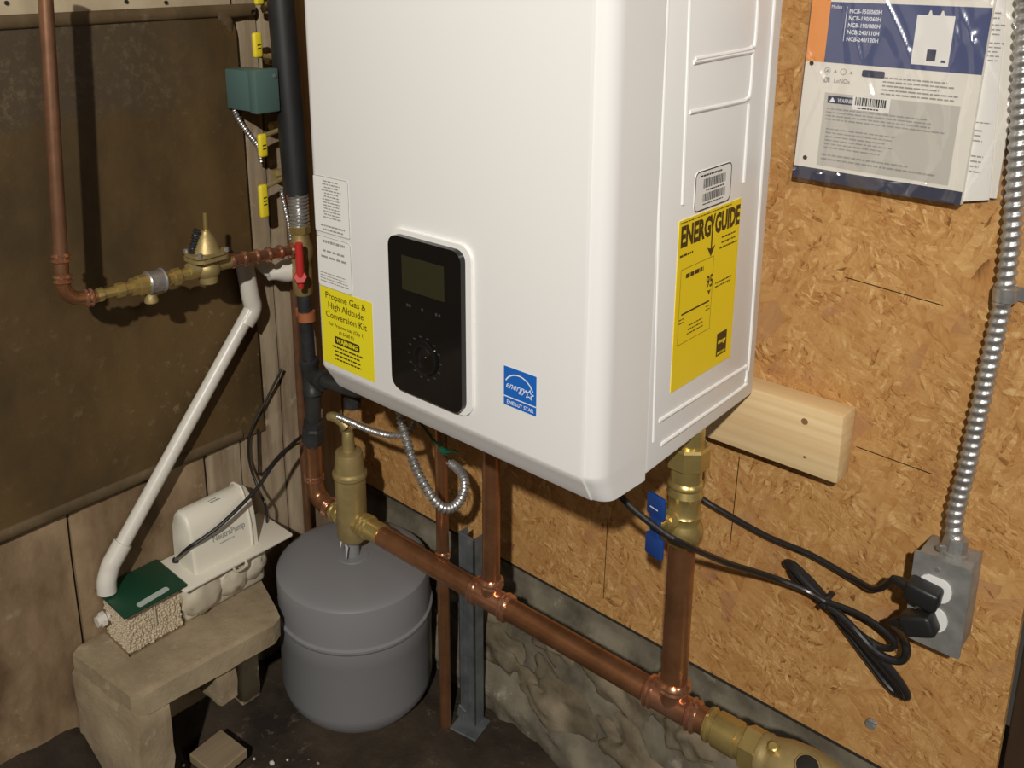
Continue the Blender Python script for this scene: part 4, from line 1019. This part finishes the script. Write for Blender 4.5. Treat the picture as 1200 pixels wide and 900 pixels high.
# cords of the pump
mb = MB().tube([V((-0.38,-0.427,-0.443)) , V((-0.374,-0.428,-0.435)), V((-0.35,-0.432,-0.413)), V((-0.322,-0.43,-0.386)), V((-0.312,-0.406,-0.374)), V((-0.305,-0.373,-0.359)), V((-0.305,-0.305,-0.328)), V((-0.315,-0.256,-0.301)), V((-0.335,-0.197,-0.292)), V((-0.36,-0.145,-0.301))], .0033, 10, 10)
tag(obj('pump_cord', mb, M['cord']), 'thick black cord arching over the ivory pump cover', 'cord')
mb = MB().lathe(V((-0.382,-0.424,-0.444)), Z, [(0, .008), (.004, .007)], 14); obj('cord_grommet', mb, M['plug'], pm)
mb = MB().tube([V((-0.395,-0.172,-0.175)), V((-0.398,-0.208,-0.225)), V((-0.4,-0.24,-0.268)), V((-0.4,-0.252,-0.297)), V((-0.395,-0.255,-0.337)), V((-0.375,-0.254,-0.379)), V((-0.355,-0.255,-0.403)), V((-0.361,-0.25,-0.443))], .0024, 10, 10)
tag(obj('vent_tube', mb, M['cord']), 'thin black vent tube looping up the planks behind the pump', 'tube')
mb = MB().tube([V((-0.4,-0.23,-0.277)), V((-0.4,-0.233,-0.34)), V((-0.4,-0.23,-0.37)), V((-0.4,-0.181,-0.344)), V((-0.395,-0.14,-0.33))], .0018, 8, 10)
tag(obj('thin_wire', mb, M['cord']), 'thin black wire hanging on the planks behind the vent tube', 'wire')
mb = MB().tube([V((-0.423,-0.1,-0.504)), V((-0.44,-0.1,-0.542)), V((-0.446,-0.1,-0.589)), V((-0.446,-0.1,-0.649))], .002, 8, 6)
tag(obj('thin_wire', mb, M['cord']), 'short black wire hanging below the copper elbow behind the tank', 'wire')

# ------------------------------------------------------------------ thin pipe and steel strut behind the tank
a = V((-0.042,-0.118,-0.225)); b = V((-0.037,-0.118,-0.506))
tp = thing('copper_pipe', 'slim vertical copper pipe passing behind the long copper line beside the strut', 'pipe', (b.x, b.y, FLOOR))
mb = MB().cyl((a.x, a.y, 0.25), (a.x, a.y, FLOOR - .01), .0105, 16); obj('pipe', mb, M['copper'], tp)
zz = (-0.034,-0.118,-0.429)[2]
mb = MB(); press(mb, (a.x, a.y, zz), Z, .0108); press(mb, (a.x, a.y, zz - .03), Z, .0108); mb.cyl((a.x, a.y, zz - .03), (a.x, a.y, zz), .0118, 16); obj('coupling', mb, M['copper_fit'], tp)
ss = thing('steel_strut', 'grey galvanised steel strut standing on the floor beside the slim copper pipe', 'strut', (0, -.09, FLOOR))
c = V((-0.018,-0.085,-0.514)); zt = (-0.017,-0.085,-0.393)[2]
mb = MB()
mb.box((c.x - .018, c.y - .002, FLOOR + .004), (c.x + .018, c.y + .002, zt), .0006, 1); mb.box((c.x - .018, c.y - .002, FLOOR + .004), (c.x - .0155, c.y + .022, zt), .0006, 1); mb.box((c.x + .0155, c.y - .002, FLOOR + .004), (c.x + .018, c.y + .022, zt), .0006, 1)
for dx in (-.0055, .0055): mb.box((c.x + dx - .001, c.y - .0035, FLOOR + .006), (c.x + dx + .001, c.y - .001, zt - .002))
obj('channel', mb, M['strut'], ss, 30)
mb = MB(); mb.box((c.x - .019, c.y - .030, FLOOR + .001), (c.x + .034, c.y + .024, FLOOR + .005), .001, 1, Matrix.Rotation(.2, 3, 'Z')); mb.box((c.x - .022, c.y - .0055, FLOOR + .004), (c.x - .004, c.y - .002, FLOOR + .03), .001, 1, Matrix.Rotation(.3, 3, 'Y'))
obj('foot_bracket', mb, M['strut'], ss, 30)

# ------------------------------------------------------------------ flexible conduits and wiring under the heater
P = [V((-0.034,-0.21,-0.08)), V((-0.026,-0.22,-0.124)), V((-0.009,-0.225,-0.159)), V((0.014,-0.225,-0.203)), V((0.034,-0.215,-0.241)), V((0.044,-0.2,-0.261)), V((0.045,-0.175,-0.266)), V((0.038,-0.15,-0.258)), V((0.02,-0.13,-0.251)), V((-0.012,-0.11,-0.255)), V((-0.038,-0.1,-0.259))]
mb = MB().tube(P, .0068, 14, 10, (.0072, .0013), .0013)
tag(obj('flexible_conduit', mb, M['steel']), 'looped flexible steel conduit hanging from the heater underside', 'conduit')
mb = MB().tube([V((-0.203,-0.2,-0.194)), V((-0.167,-0.2,-0.192)), V((-0.125,-0.2,-0.19)), V((-0.076,-0.2,-0.182)), V((-0.054,-0.18,-0.179)), V((-0.05,-0.16,-0.151))], .0045, 12, 10, (.0052, .0010), .0011)
tag(obj('flexible_conduit', mb, M['steel']), 'slim flexible steel conduit just above the brass air separator', 'conduit')
mb = MB().tube([V((-0.07,-0.16,-0.151)), V((-0.042,-0.15,-0.182)), V((-0.037,-0.14,-0.201)), V((-0.022,-0.14,-0.201)), V((-0.001,-0.15,-0.177)), V((-0.003,-0.15,-0.117))], .0022, 8, 8)
mb.tube([V((-0.021,-0.145,-0.205)), V((-0.001,-0.15,-0.204)), V((0.016,-0.15,-0.195)), V((0.025,-0.15,-0.196))], .0022, 8, 8); mb.lathe(V((-0.011,-0.147,-0.205)), X, [(0, .006), (.01, .006)], 8)
tag(obj('ground_wire', mb, M['wire_green']), 'green ground wire knotted around the slim copper pipe top', 'wire')
gas = MB().cyl(V((-0.247,-0.13,-0.206)), V((-0.247,-0.13,-0.206)) + Z * .95, .012, 14); gas.lathe(V((-0.248,-0.13,-0.219)), Z, [(0, .011), (.001, .0155), (.018, .0155), (.02, .012)], 8)
tag(obj('gas_pipe', gas, M['iron']), 'black iron pipe dropping in the shadow beside the heater corner, capped at its end', 'pipe')

# ------------------------------------------------------------------ outlet box with armoured conduit
ob = thing('outlet_box', 'grey galvanised outlet box with white receptacles on the strand board', 'outlet box', (0.672, 0, -0.23))
BX0, BX1, BZ0, BZ1, BYF = 0.6475, 0.7035, -0.233, -0.1215, -0.052
mb = MB().box((BX0 + .001, BYF + .002, BZ0 + .001), (BX1 - .001, -0.0002, BZ1 - .001), .003, 2); obj('body', mb, M['steel_dull'], ob)
mb = MB().prism(rrect((BX0 - .0015, BYF + .002, BZ0 - .0015), X, Z, BX1 - BX0 + .003, BZ1 - BZ0 + .003, .003, 3), (0, -.003, 0)); pl = obj('cover_plate', mb, M['steel_dull'], ob, 30)
xc = (BX0 + BX1) / 2 - .004
for zc2, in ((-0.1575,), (-0.1955,)):
    mb = MB(); n = 24; mb.prism([(xc + .0175 * math.cos(2 * PI * k / n), BYF - .0008, zc2 + max(-.0145, min(.0145, .0175 * math.sin(2 * PI * k / n)))) for k in range(n)], (0, -.0028, 0))
    obj('receptacle', mb, M['socket'], pl, 30, label='white receptacle face')
for zc2, xx_ in ((BZ1 - .012, xc), (BZ0 + .012, xc)):
    mb = MB().lathe((xx_, BYF - .001, zc2), -Y, [(0, .003), (.0012, .0028)], 10); obj('screw', mb, M['steel'], pl)
mb = MB().lathe((0.678, -.026, BZ1 - .002), V((0.06, .05, 1)), [(0, .0155), (.0045, .0155), (.006, .013), (.018, .0125), (.022, .0115)], 12, phase=.3); mb.lathe((0.672, -.040, BZ1 + .010), V((-.6, -1, .2)), [(0, .0035), (.008, .0035)], 8)
obj('connector', mb, M['steel'], ob, 25)
pts = [V((0.679, -.0255, BZ1 + .006)), V((0.674,-0.022,-0.077)), V((0.678,-0.018,-0.015)), V((0.681,-0.014,0.058)), V((0.684,-0.012,0.123)), V((0.687,-0.012,0.187)), V((0.685,-0.012,0.266)), V((0.68,-0.012,0.345)), V((0.674,-0.012,0.422)), V((0.668,-0.012,0.497)), V((0.666,-0.012,0.537))]
mb = MB().tube(pts, .0088, 14, 14, (.0105, .0011), .0017)
tag(obj('armoured_conduit', mb, M['steel']), 'spiral armoured steel conduit rising from the outlet box along the board', 'conduit')
q = V((0.688,-0.012,0.187)); d = (pts[6] - pts[5]).normalized(); u = d.cross(-Y)
mb = MB().lathe(q - d * .007, d, [(0, .0100), (0, .0116), (.014, .0116), (.014, .0100)], 20)
mb.box(q + V((.006, .0100, -.008)), q + V((.032, .0118, .008)), .0005, 1)
tag(obj('conduit_strap', mb, M['steel']), 'small steel strap holding the armoured conduit to the board', 'strap')

# ------------------------------------------------------------------ power cords
def plug(z, tilt):
    mb = MB(); c = V((xc - .006, BYF - .0165, z)); rot = Matrix.Rotation(tilt, 3, 'Y')
    mb.box(c - V((.019, .0125, .0125)), c + V((.0165, .0125, .0125)), .005, 3, rot)
    mb.tube([c + rot @ V((-.014, 0, 0)), c + rot @ V((-.026, .002, -.001)), c + rot @ V((-.036, .004, -.003))], lambda t: .0085 - .0045 * t, 12, 5)
    return mb, c + rot @ V((-.034, .004, -.003))
mb1, pe1 = plug(-0.1600, .1); mb2, pe2 = plug(-0.1985, -.45)
cb = thing('power_cord', 'black power cord from behind the brass valve to the upper receptacle', 'cord', (0.6, -.03, -.2))
obj('plug', mb1, M['plug'], cb, 40)
mb = MB().tube([V((0.344,-0.035,-0.159)), V((0.367,-0.022,-0.186)), V((0.401,-0.016,-0.198)), V((0.461,-0.014,-0.208)), V((0.518,-0.014,-0.208)), V((0.574,-0.02,-0.212)), V((0.607,-0.04,-0.199)), pe1], .0040, 10, 10)
obj('cable', mb, M['cord'], cb)
ca = thing('power_cord', 'black power cord from under the heater corner tied into a long bundle', 'cord', (0.55, -.03, -.25))
obj('plug', mb2, M['plug'], ca, 40)
mb = MB().tube([V((0.369,-0.24,-0.077)), V((0.393,-0.24,-0.091)), V((0.427,-0.232,-0.109)), V((0.446,-0.215,-0.125)), V((0.459,-0.13,-0.188)), V((0.487,-0.065,-0.228)), V((0.521,-0.04,-0.243)), V((0.55,-0.036,-0.249))], .0040, 10, 10)
mb.tube([V((0.55,-0.036,-0.249)), V((0.583,-0.034,-0.247)), V((0.612,-0.034,-0.251)), V((0.632,-0.032,-0.264)), V((0.625,-0.03,-0.279)), V((0.599,-0.028,-0.28)), V((0.567,-0.028,-0.266)), V((0.548,-0.028,-0.256))], .0040, 10, 10)
obj('cable', mb, M['cord'], ca)
loops = [[V((0.548,-0.03,-0.254)), V((0.522,-0.03,-0.24)), V((0.503,-0.026,-0.231)), V((0.49,-0.018,-0.232)), V((0.5,-0.014,-0.234)), V((0.531,-0.014,-0.252)), V((0.568,-0.014,-0.283)), V((0.602,-0.014,-0.312)), V((0.631,-0.014,-0.335)), V((0.645,-0.016,-0.345)), V((0.65,-0.022,-0.334)), V((0.633,-0.026,-0.311)), V((0.601,-0.03,-0.286)), V((0.567,-0.03,-0.264)), V((0.548,-0.03,-0.254))],
 [V((0.545,-0.024,-0.262)), V((0.521,-0.022,-0.253)), V((0.501,-0.018,-0.245)), V((0.496,-0.014,-0.239)), V((0.514,-0.01,-0.245)), V((0.55,-0.01,-0.278)), V((0.585,-0.01,-0.31)), V((0.62,-0.01,-0.341)), V((0.638,-0.012,-0.349)), V((0.638,-0.018,-0.333)), V((0.615,-0.021,-0.311)), V((0.582,-0.022,-0.286)), V((0.554,-0.022,-0.269))],
 [V((0.553,-0.036,-0.254)), V((0.577,-0.036,-0.263)), V((0.607,-0.034,-0.285)), V((0.627,-0.032,-0.291)), V((0.641,-0.03,-0.287)), V((0.646,-0.03,-0.272)), V((0.641,-0.032,-0.254))]]
for i, L in enumerate(loops):
    mb = MB().tube(L + ([pe2] if i == 2 else []), .0050, 10, 10); obj('coil', mb, M['cord'], ca)
a = V((0.547,-0.03,-0.255)); dd = (V((0.567,-0.03,-0.264)) - V((0.528,-0.03,-0.245))).normalized()
mb = MB().lathe(a - dd * .003 + Y * .006, dd, [(0, .0125), (.006, .0125)], 16); mb.v = [V((p.x, a.y + .006 + (p.y - a.y - .006) * 1.25, p.z)) for p in mb.v]
obj('cable_tie', mb, M['plug'], ca)

# ------------------------------------------------------------------ manual in a clear bag on the strand board
YM = -0.016
def mq(mb, pts, dy=0.0): return mb.quad(*[(p[0], p[1] - dy, p[2]) for p in pts])
BL = V((0.454,-0.016,0.281)); BR = V((0.636,-0.016,0.276)); TLm = V((0.453,-0.016,0.505))
mu = (BR - BL).normalized(); MW = (BR - BL).length; mv = (TLm - BL); mv = (mv - mu * mv.dot(mu)).normalized(); MH = MW * 1.29
mn = thing('manual', 'printed manual booklet with navy and orange cover fixed to the strand board', 'booklet', BL)
mb = MB().prism([BL, BL + mu * MW, BL + mu * MW + mv * MH, BL + mv * MH], (0, 0.010, 0)); book = obj('pages', mb, M['paper'], mn, 0)
def ml(u, v, dy=.0003): return BL + mu * u + mv * v - Y * dy
def loc(p):
    p = V(p) - BL; return p.dot(mu), p.dot(mv)
def block(name, pa, pb, m, parent=book, dy=.0003):
    (u0, v0), (u1, v1) = loc(pa), loc(pb); mb = MB().quad(ml(u0, v0, dy), ml(u1, v0, dy), ml(u1, v1, dy), ml(u0, v1, dy)); return obj(name, mb, m, parent, 0)
u_o, v_b = loc((0.479,-0.016,0.418)); u_r, v_t = loc((0.629,-0.016,0.481)); 
_, v_s = loc((0.552,-0.016,0.293))
_, v_bb = loc((0.452,-0.016,0.419))
mb = MB().quad(ml(0, v_b), ml(u_o, v_b), ml(u_o, MH), ml(0, MH)); obj('orange_band', mb, M['orange_print'], book, 0)
mb = MB().quad(ml(u_o, v_b), ml(MW, v_b), ml(MW, v_t), ml(u_o, v_t)); obj('navy_field', mb, M['navy'], book, 0)
mb = MB().quad(ml(u_o, v_t + .012), ml(MW, v_t + .012), ml(MW, MH), ml(u_o, MH)); obj('upper_field', mb, M['paper'], book, 0)
mb = MB().quad(ml(0, 0), ml(MW, 0), ml(MW, v_s * .98), ml(0, v_s * .98)); obj('footer_band', mb, M['navy_dark'], book, 0)
um, vm = loc((0.482,-0.016,0.479)); ul, vl = loc((0.501,-0.016,0.476))
lettering('lettering', ['Models'], M['ink_white'], book, ml(um, vm - .001, .0006), mu, mv, .0055, 'LEFT', width=.0115, ext=.00005)
lettering('lettering', ['NCB-150/060H', 'NCB-190/060H', 'NCB-190/080H', 'NCB-240/110H', 'NCB-240/130H'], M['ink_white'], book, ml(ul + .001, vl - .003, .0006), mu, mv, .0066, 'LEFT', bold=.0001, ext=.00005, width=.034)
mb = MB().quad(ml(ul - .0022, vl - .034, .0006), ml(ul - .0016, vl - .034, .0006), ml(ul - .0016, vl + .004, .0006), ml(ul - .0022, vl + .004, .0006)); obj('bracket_line', mb, M['ink_white'], book, 0)
# picture of the appliance on the cover
u0, v0 = loc((0.571,-0.016,0.421)); u1, v1 = loc((0.596,-0.016,0.472)); u1 = u0 + .0365
mb = MB().quad(ml(u0, v0, .0006), ml(u1, v0, .0006), ml(u1, v1, .0006), ml(u0, v1, .0006))
for f in (.28, .60): mb.quad(ml(u0 + (u1 - u0) * f, v1, .0006), ml(u0 + (u1 - u0) * (f + .12), v1, .0006), ml(u0 + (u1 - u0) * (f + .08), v1 + .005, .0006), ml(u0 + (u1 - u0) * (f + .04), v1 + .005, .0006))
pic = obj('picture', mb, M['label_white'], book, 0, 'small printed picture of a white wall heater')
mb = MB(); mb.quad(*[ml(u0 + (u1 - u0) * a, v0 + (v1 - v0) * b, .0009) for a, b in ((.40, .09), (.64, .09), (.64, .32), (.40, .32))]); mb.quad(*[ml(u0 + (u1 - u0) * a, v0 + (v1 - v0) * b, .0009) for a, b in ((.80, .07), (.92, .07), (.92, .12), (.80, .12))]); obj('picture_print', mb, M['navy_dark'], pic, 0)
# text half of the cover
g0 = loc((0.485,-0.016,0.294)); g1 = loc((0.619,-0.016,0.37)); gl, gb_ = loc((0.481,-0.016,0.299)); gt = loc((0.482,-0.016,0.384))[1]; gr_ = loc((0.622,-0.016,0.298))[0]
gb_ = loc((0.481,-0.016,0.299))[1]
mb = MB().quad(ml(gl, gb_), ml(gr_, gb_), ml(gr_, gt), ml(gl, gt)); gbx = obj('warning_panel', mb, M['paper_grey'], book, 0)
wl, wt = gl + .004, gt - .003
mb = MB().quad(ml(wl, wt - .0085, .0006), ml(wl + .034, wt - .0085, .0006), ml(wl + .034, wt, .0006), ml(wl, wt, .0006)); wb = obj('warning_bar', mb, M['navy_dark'], gbx, 0)
lettering('lettering', ['WARNING'], M['ink_white'], gbx, ml(wl + .022, wt - .0067, .0009), mu, mv, .0066, width=.021, ext=.00005)
mb = MB().quad(ml(wl + .002, wt - .007, .0009), ml(wl + .009, wt - .007, .0009), ml(wl + .0055, wt - .0015, .0009)); obj('warning_mark', mb, M['ink_white'], gbx, 0)
mb = MB(); fine_print(mb, ml(gl + .004, wt - .013, .0006), mu, mv, gr_ - gl - .010, .016, 4, 26, 41, .95, 'L', .4); fine_print(mb, ml(gl + .006, wt - .036, .0006), mu, mv, (gr_ - gl) * .72, .026, 6, 18, 42, .8, 'L', .35); fine_print(mb, ml(gl + .004, wt - .066, .0006), mu, mv, gr_ - gl - .012, .010, 2, 26, 43, 1, 'L', .4)
obj('print', mb, M['ink_grey'], gbx, 0)
us, vs_ = loc((0.515,-0.016,0.377)); 
mb = MB().quad(ml(us, vs_ - .010, .0010), ml(us + .040, vs_ - .010, .0010), ml(us + .040, vs_ + .006, .0010), ml(us, vs_ + .006, .0010)); bs = obj('barcode_label', mb, M['label_white'], book, 0)
mb = MB(); rnd = random.Random(9); x = .003
while x < .036:
    w_ = rnd.choice((.0006, .001, .0016)); mb.quad(ml(us + x, vs_ - .0045, .0013), ml(us + x + w_, vs_ - .0045, .0013), ml(us + x + w_, vs_ + .0045, .0013), ml(us + x, vs_ + .0045, .0013)); x += w_ + rnd.choice((.0007, .0011))
fine_print(mb, ml(us + .006, vs_ - .006, .0013), mu, mv, .028, .003, 1, 8, 44, 1, 'L', .5); obj('barcode', mb, M['ink'], bs, 0)
ui, vi = loc((0.482,-0.016,0.409))
mb = MB()
for k in range(4):
    c = ml(ui + .002 + .0088 * k, vi, .0006); P_ = [c + mu * (.0035 * math.cos(a * PI / 6)) + mv * (.0035 * math.sin(a * PI / 6)) for a in range(12)]; Q_ = [c + mu * (.0029 * math.cos(a * PI / 6)) + mv * (.0029 * math.sin(a * PI / 6)) for a in range(12)]
    if k in (0, 2): mb.add(P_ + Q_, [(a, (a + 1) % 12, 12 + (a + 1) % 12, 12 + a) for a in range(12)])
    if k != 2: mb.quad(c - mu * .0018 - mv * .0015, c + mu * .0018 - mv * .0015, c + mv * .0018)
mb.quad(*[ml(ui + a, vi + b, .0006) for a, b in ((-.001, -.0135), (.0055, -.0135), (.0055, -.0075), (-.001, -.0075))])
obj('logo_row', mb, M['ink_grey'], book, 0)
mb = MB().prism(rrect(ml(ui + .040, vi - .0035, .0005), mu, mv, .024, .0075, .002, 3), (0, -.0002, 0)); obj('badge', mb, M['navy_dark'], book, 0)
lettering('lettering', ['LoNOx'], M['ink_grey'], book, ml(ui + .010, vi - .013, .0006), mu, mv, .0072, 'LEFT', ext=.00005, width=.018)
ut, vt_ = loc((0.545,-0.016,0.407)); mb = MB(); fine_print(mb, ml(ut, vt_, .0006), mu, mv, MW - ut - .014, .022, 5, 16, 45, .95, 'L', .35); obj('print', mb, M['ink_grey'], book, 0)
for p in ((0.465,-0.016,0.416), (0.467,-0.016,0.306)):
    u_, v_ = loc(p); c = ml(u_, v_, .0006); mb = MB().quad(*[c + mu * (.0026 * math.cos(a * PI / 5)) + mv * (.0026 * math.sin(a * PI / 5)) for a in range(10)]); obj('punch_hole', mb, M['ink'], book, 0)
# loose sheets behind the booklet
pp = thing('paper_sheets', 'folded white instruction sheets behind the manual booklet', 'papers', BR)
a0 = V((0.627,-0.006,0.275)); a1 = V((0.67,-0.006,0.282)); a2 = V((0.67,-0.006,0.521)); a3 = V((0.616,-0.006,0.521))
mb = MB().prism([a0 - mu * .05 + mv * .004, a1 - mu * .004 + mv * .004, a2, a3], (0, .005, 0)); ps = obj('sheet', mb, M['paper'], pp, 0)
mb = MB(); f0 = V((0.632,-0.006,0.454)); mb.prism([V((0.635,-0.006,0.278)), V((0.66,-0.006,0.284)), V((0.652,-0.006,0.455)), V((0.648,-0.006,0.521)), V((0.621,-0.006,0.521))], (0, -.0018, 0)); fs = obj('sheet', mb, M['label_white'], pp, 0)
mb = MB()
for (p, w_, h_, r_, n_, s_) in (((0.633,-0.008,0.478), .020, .010, 2, 5, 51), ((0.634,-0.008,0.466), .020, .014, 3, 5, 52), ((0.632,-0.008,0.448), .026, .022, 5, 6, 53), ((0.635,-0.008,0.366), .018, .004, 1, 6, 54), ((0.638,-0.008,0.358), .010, .016, 3, 2, 55), ((0.638,-0.008,0.331), .012, .022, 4, 3, 56)):
    fine_print(mb, p, mu, mv, w_, h_, r_, n_, s_, .9, 'L', .3)
obj('print', mb, M['ink_grey'], fs, 0)
# crumpled clear bag over both
mb = MB(); nu, nv = 100, 120
c00 = BL - mu * .003 - mv * .004; c10 = V((0.675,-0.012,0.281)); c01 = BL + mv * (MH + .01); c11 = V((0.665,-0.012,0.537))
for j in range(nv + 1):
    for i in range(nu + 1):
        u_, v_ = i / nu, j / nv
        p = (c00 * (1 - u_) + c10 * u_) * (1 - v_) + (c01 * (1 - u_) + c11 * u_) * v_
        edge = min(1, 8 * min(u_, 1 - u_, v_ + .06))
        p = V((p.x, 0, p.z)); w1 = abs(noise.noise(V((p.x * 16 + p.z * 9, p.z * 5, 1.2)))); w2 = abs(noise.noise(V((p.x * 30, p.z * 11 - p.x * 12, 5.2))))
        yb = -.0205 if p.x < BR.x + .006 else -.0205 + min(.008, (p.x - BR.x - .006) * .35)
        k1 = (1 - min(1, w1 * 2.2)) ** 4; k2 = (1 - min(1, w2 * 2.0)) ** 3
        q = V((p.x, yb - .0045 * w1 - .0045 * k1 - .0035 * k2 * (.6 if u_ < .74 and v_ > .06 else 2.0), p.z))
        mb.v.append(q)
for j in range(nv):
    for i in range(nu):
        a = j * (nu + 1) + i; mb.f.append((a, a + 1, a + nu + 2, a + nu + 1))
tag(obj('plastic_bag', mb, M['bag'], smooth=60), 'crumpled clear plastic bag around the manual and sheets', 'bag')

# ------------------------------------------------------------------ litter on the floor
c = V((-0.241,-0.449,-0.745))
mb = MB().box(c + V((-.05, -.034, -.012)), c + V((.02, .034, .006)), .002, 1, Matrix.Rotation(.1, 3, 'Z'))
tag(obj('wood_offcut', mb, M['offcut']), 'dusty wood offcut lying on the dirt beside the tank', 'wood')
peb = [(V((-0.294,-0.46,-0.757)), 0.004), (V((-0.281,-0.456,-0.757)), 0.003), (V((-0.201,-0.381,-0.757)), 0.0045), (V((-0.315,-0.46,-0.757)), 0.003), (V((-0.288,-0.419,-0.757)), 0.003), (V((-0.232,-0.396,-0.757)), 0.0025), (V((-0.307,-0.488,-0.757)), 0.003), (V((-0.188,-0.358,-0.757)), 0.0025)]
rnd = random.Random(2)
mb = MB()
for k in range(150):
    x = rnd.uniform(-.40, .1); y = rnd.uniform(-.62, -.32); r = rnd.uniform(.001, .003)
    if x < -.20 and y < -.30 or math.hypot(x - TX, y - TYc) < .15: continue
    mb.ball((x, y, floor_z(x, y) + r * .3), r, 1, (1.2, .9, .7), .3)
o = tag(obj('crumbs', mb, M['block'], smooth=0), 'scattered crumbs of concrete on the dirt floor', 'debris'); o['kind'] = 'stuff'
o = None
pw = mat('white_chip', (0.55, 0.52, 0.46), .8)
names = ['largest white chip on the dirt, nearest the grey tank']
mb = MB()
for k, (p, r) in enumerate(peb):
    mb.ball((p.x, p.y, floor_z(p.x, p.y) + r * .6), r, 2, (1.1, .9, .8), .3)
o = tag(obj('chips', mb, pw, smooth=0), 'white mortar chips strewn on the dirt beside the wood offcut', 'debris'); o['kind'] = 'stuff'
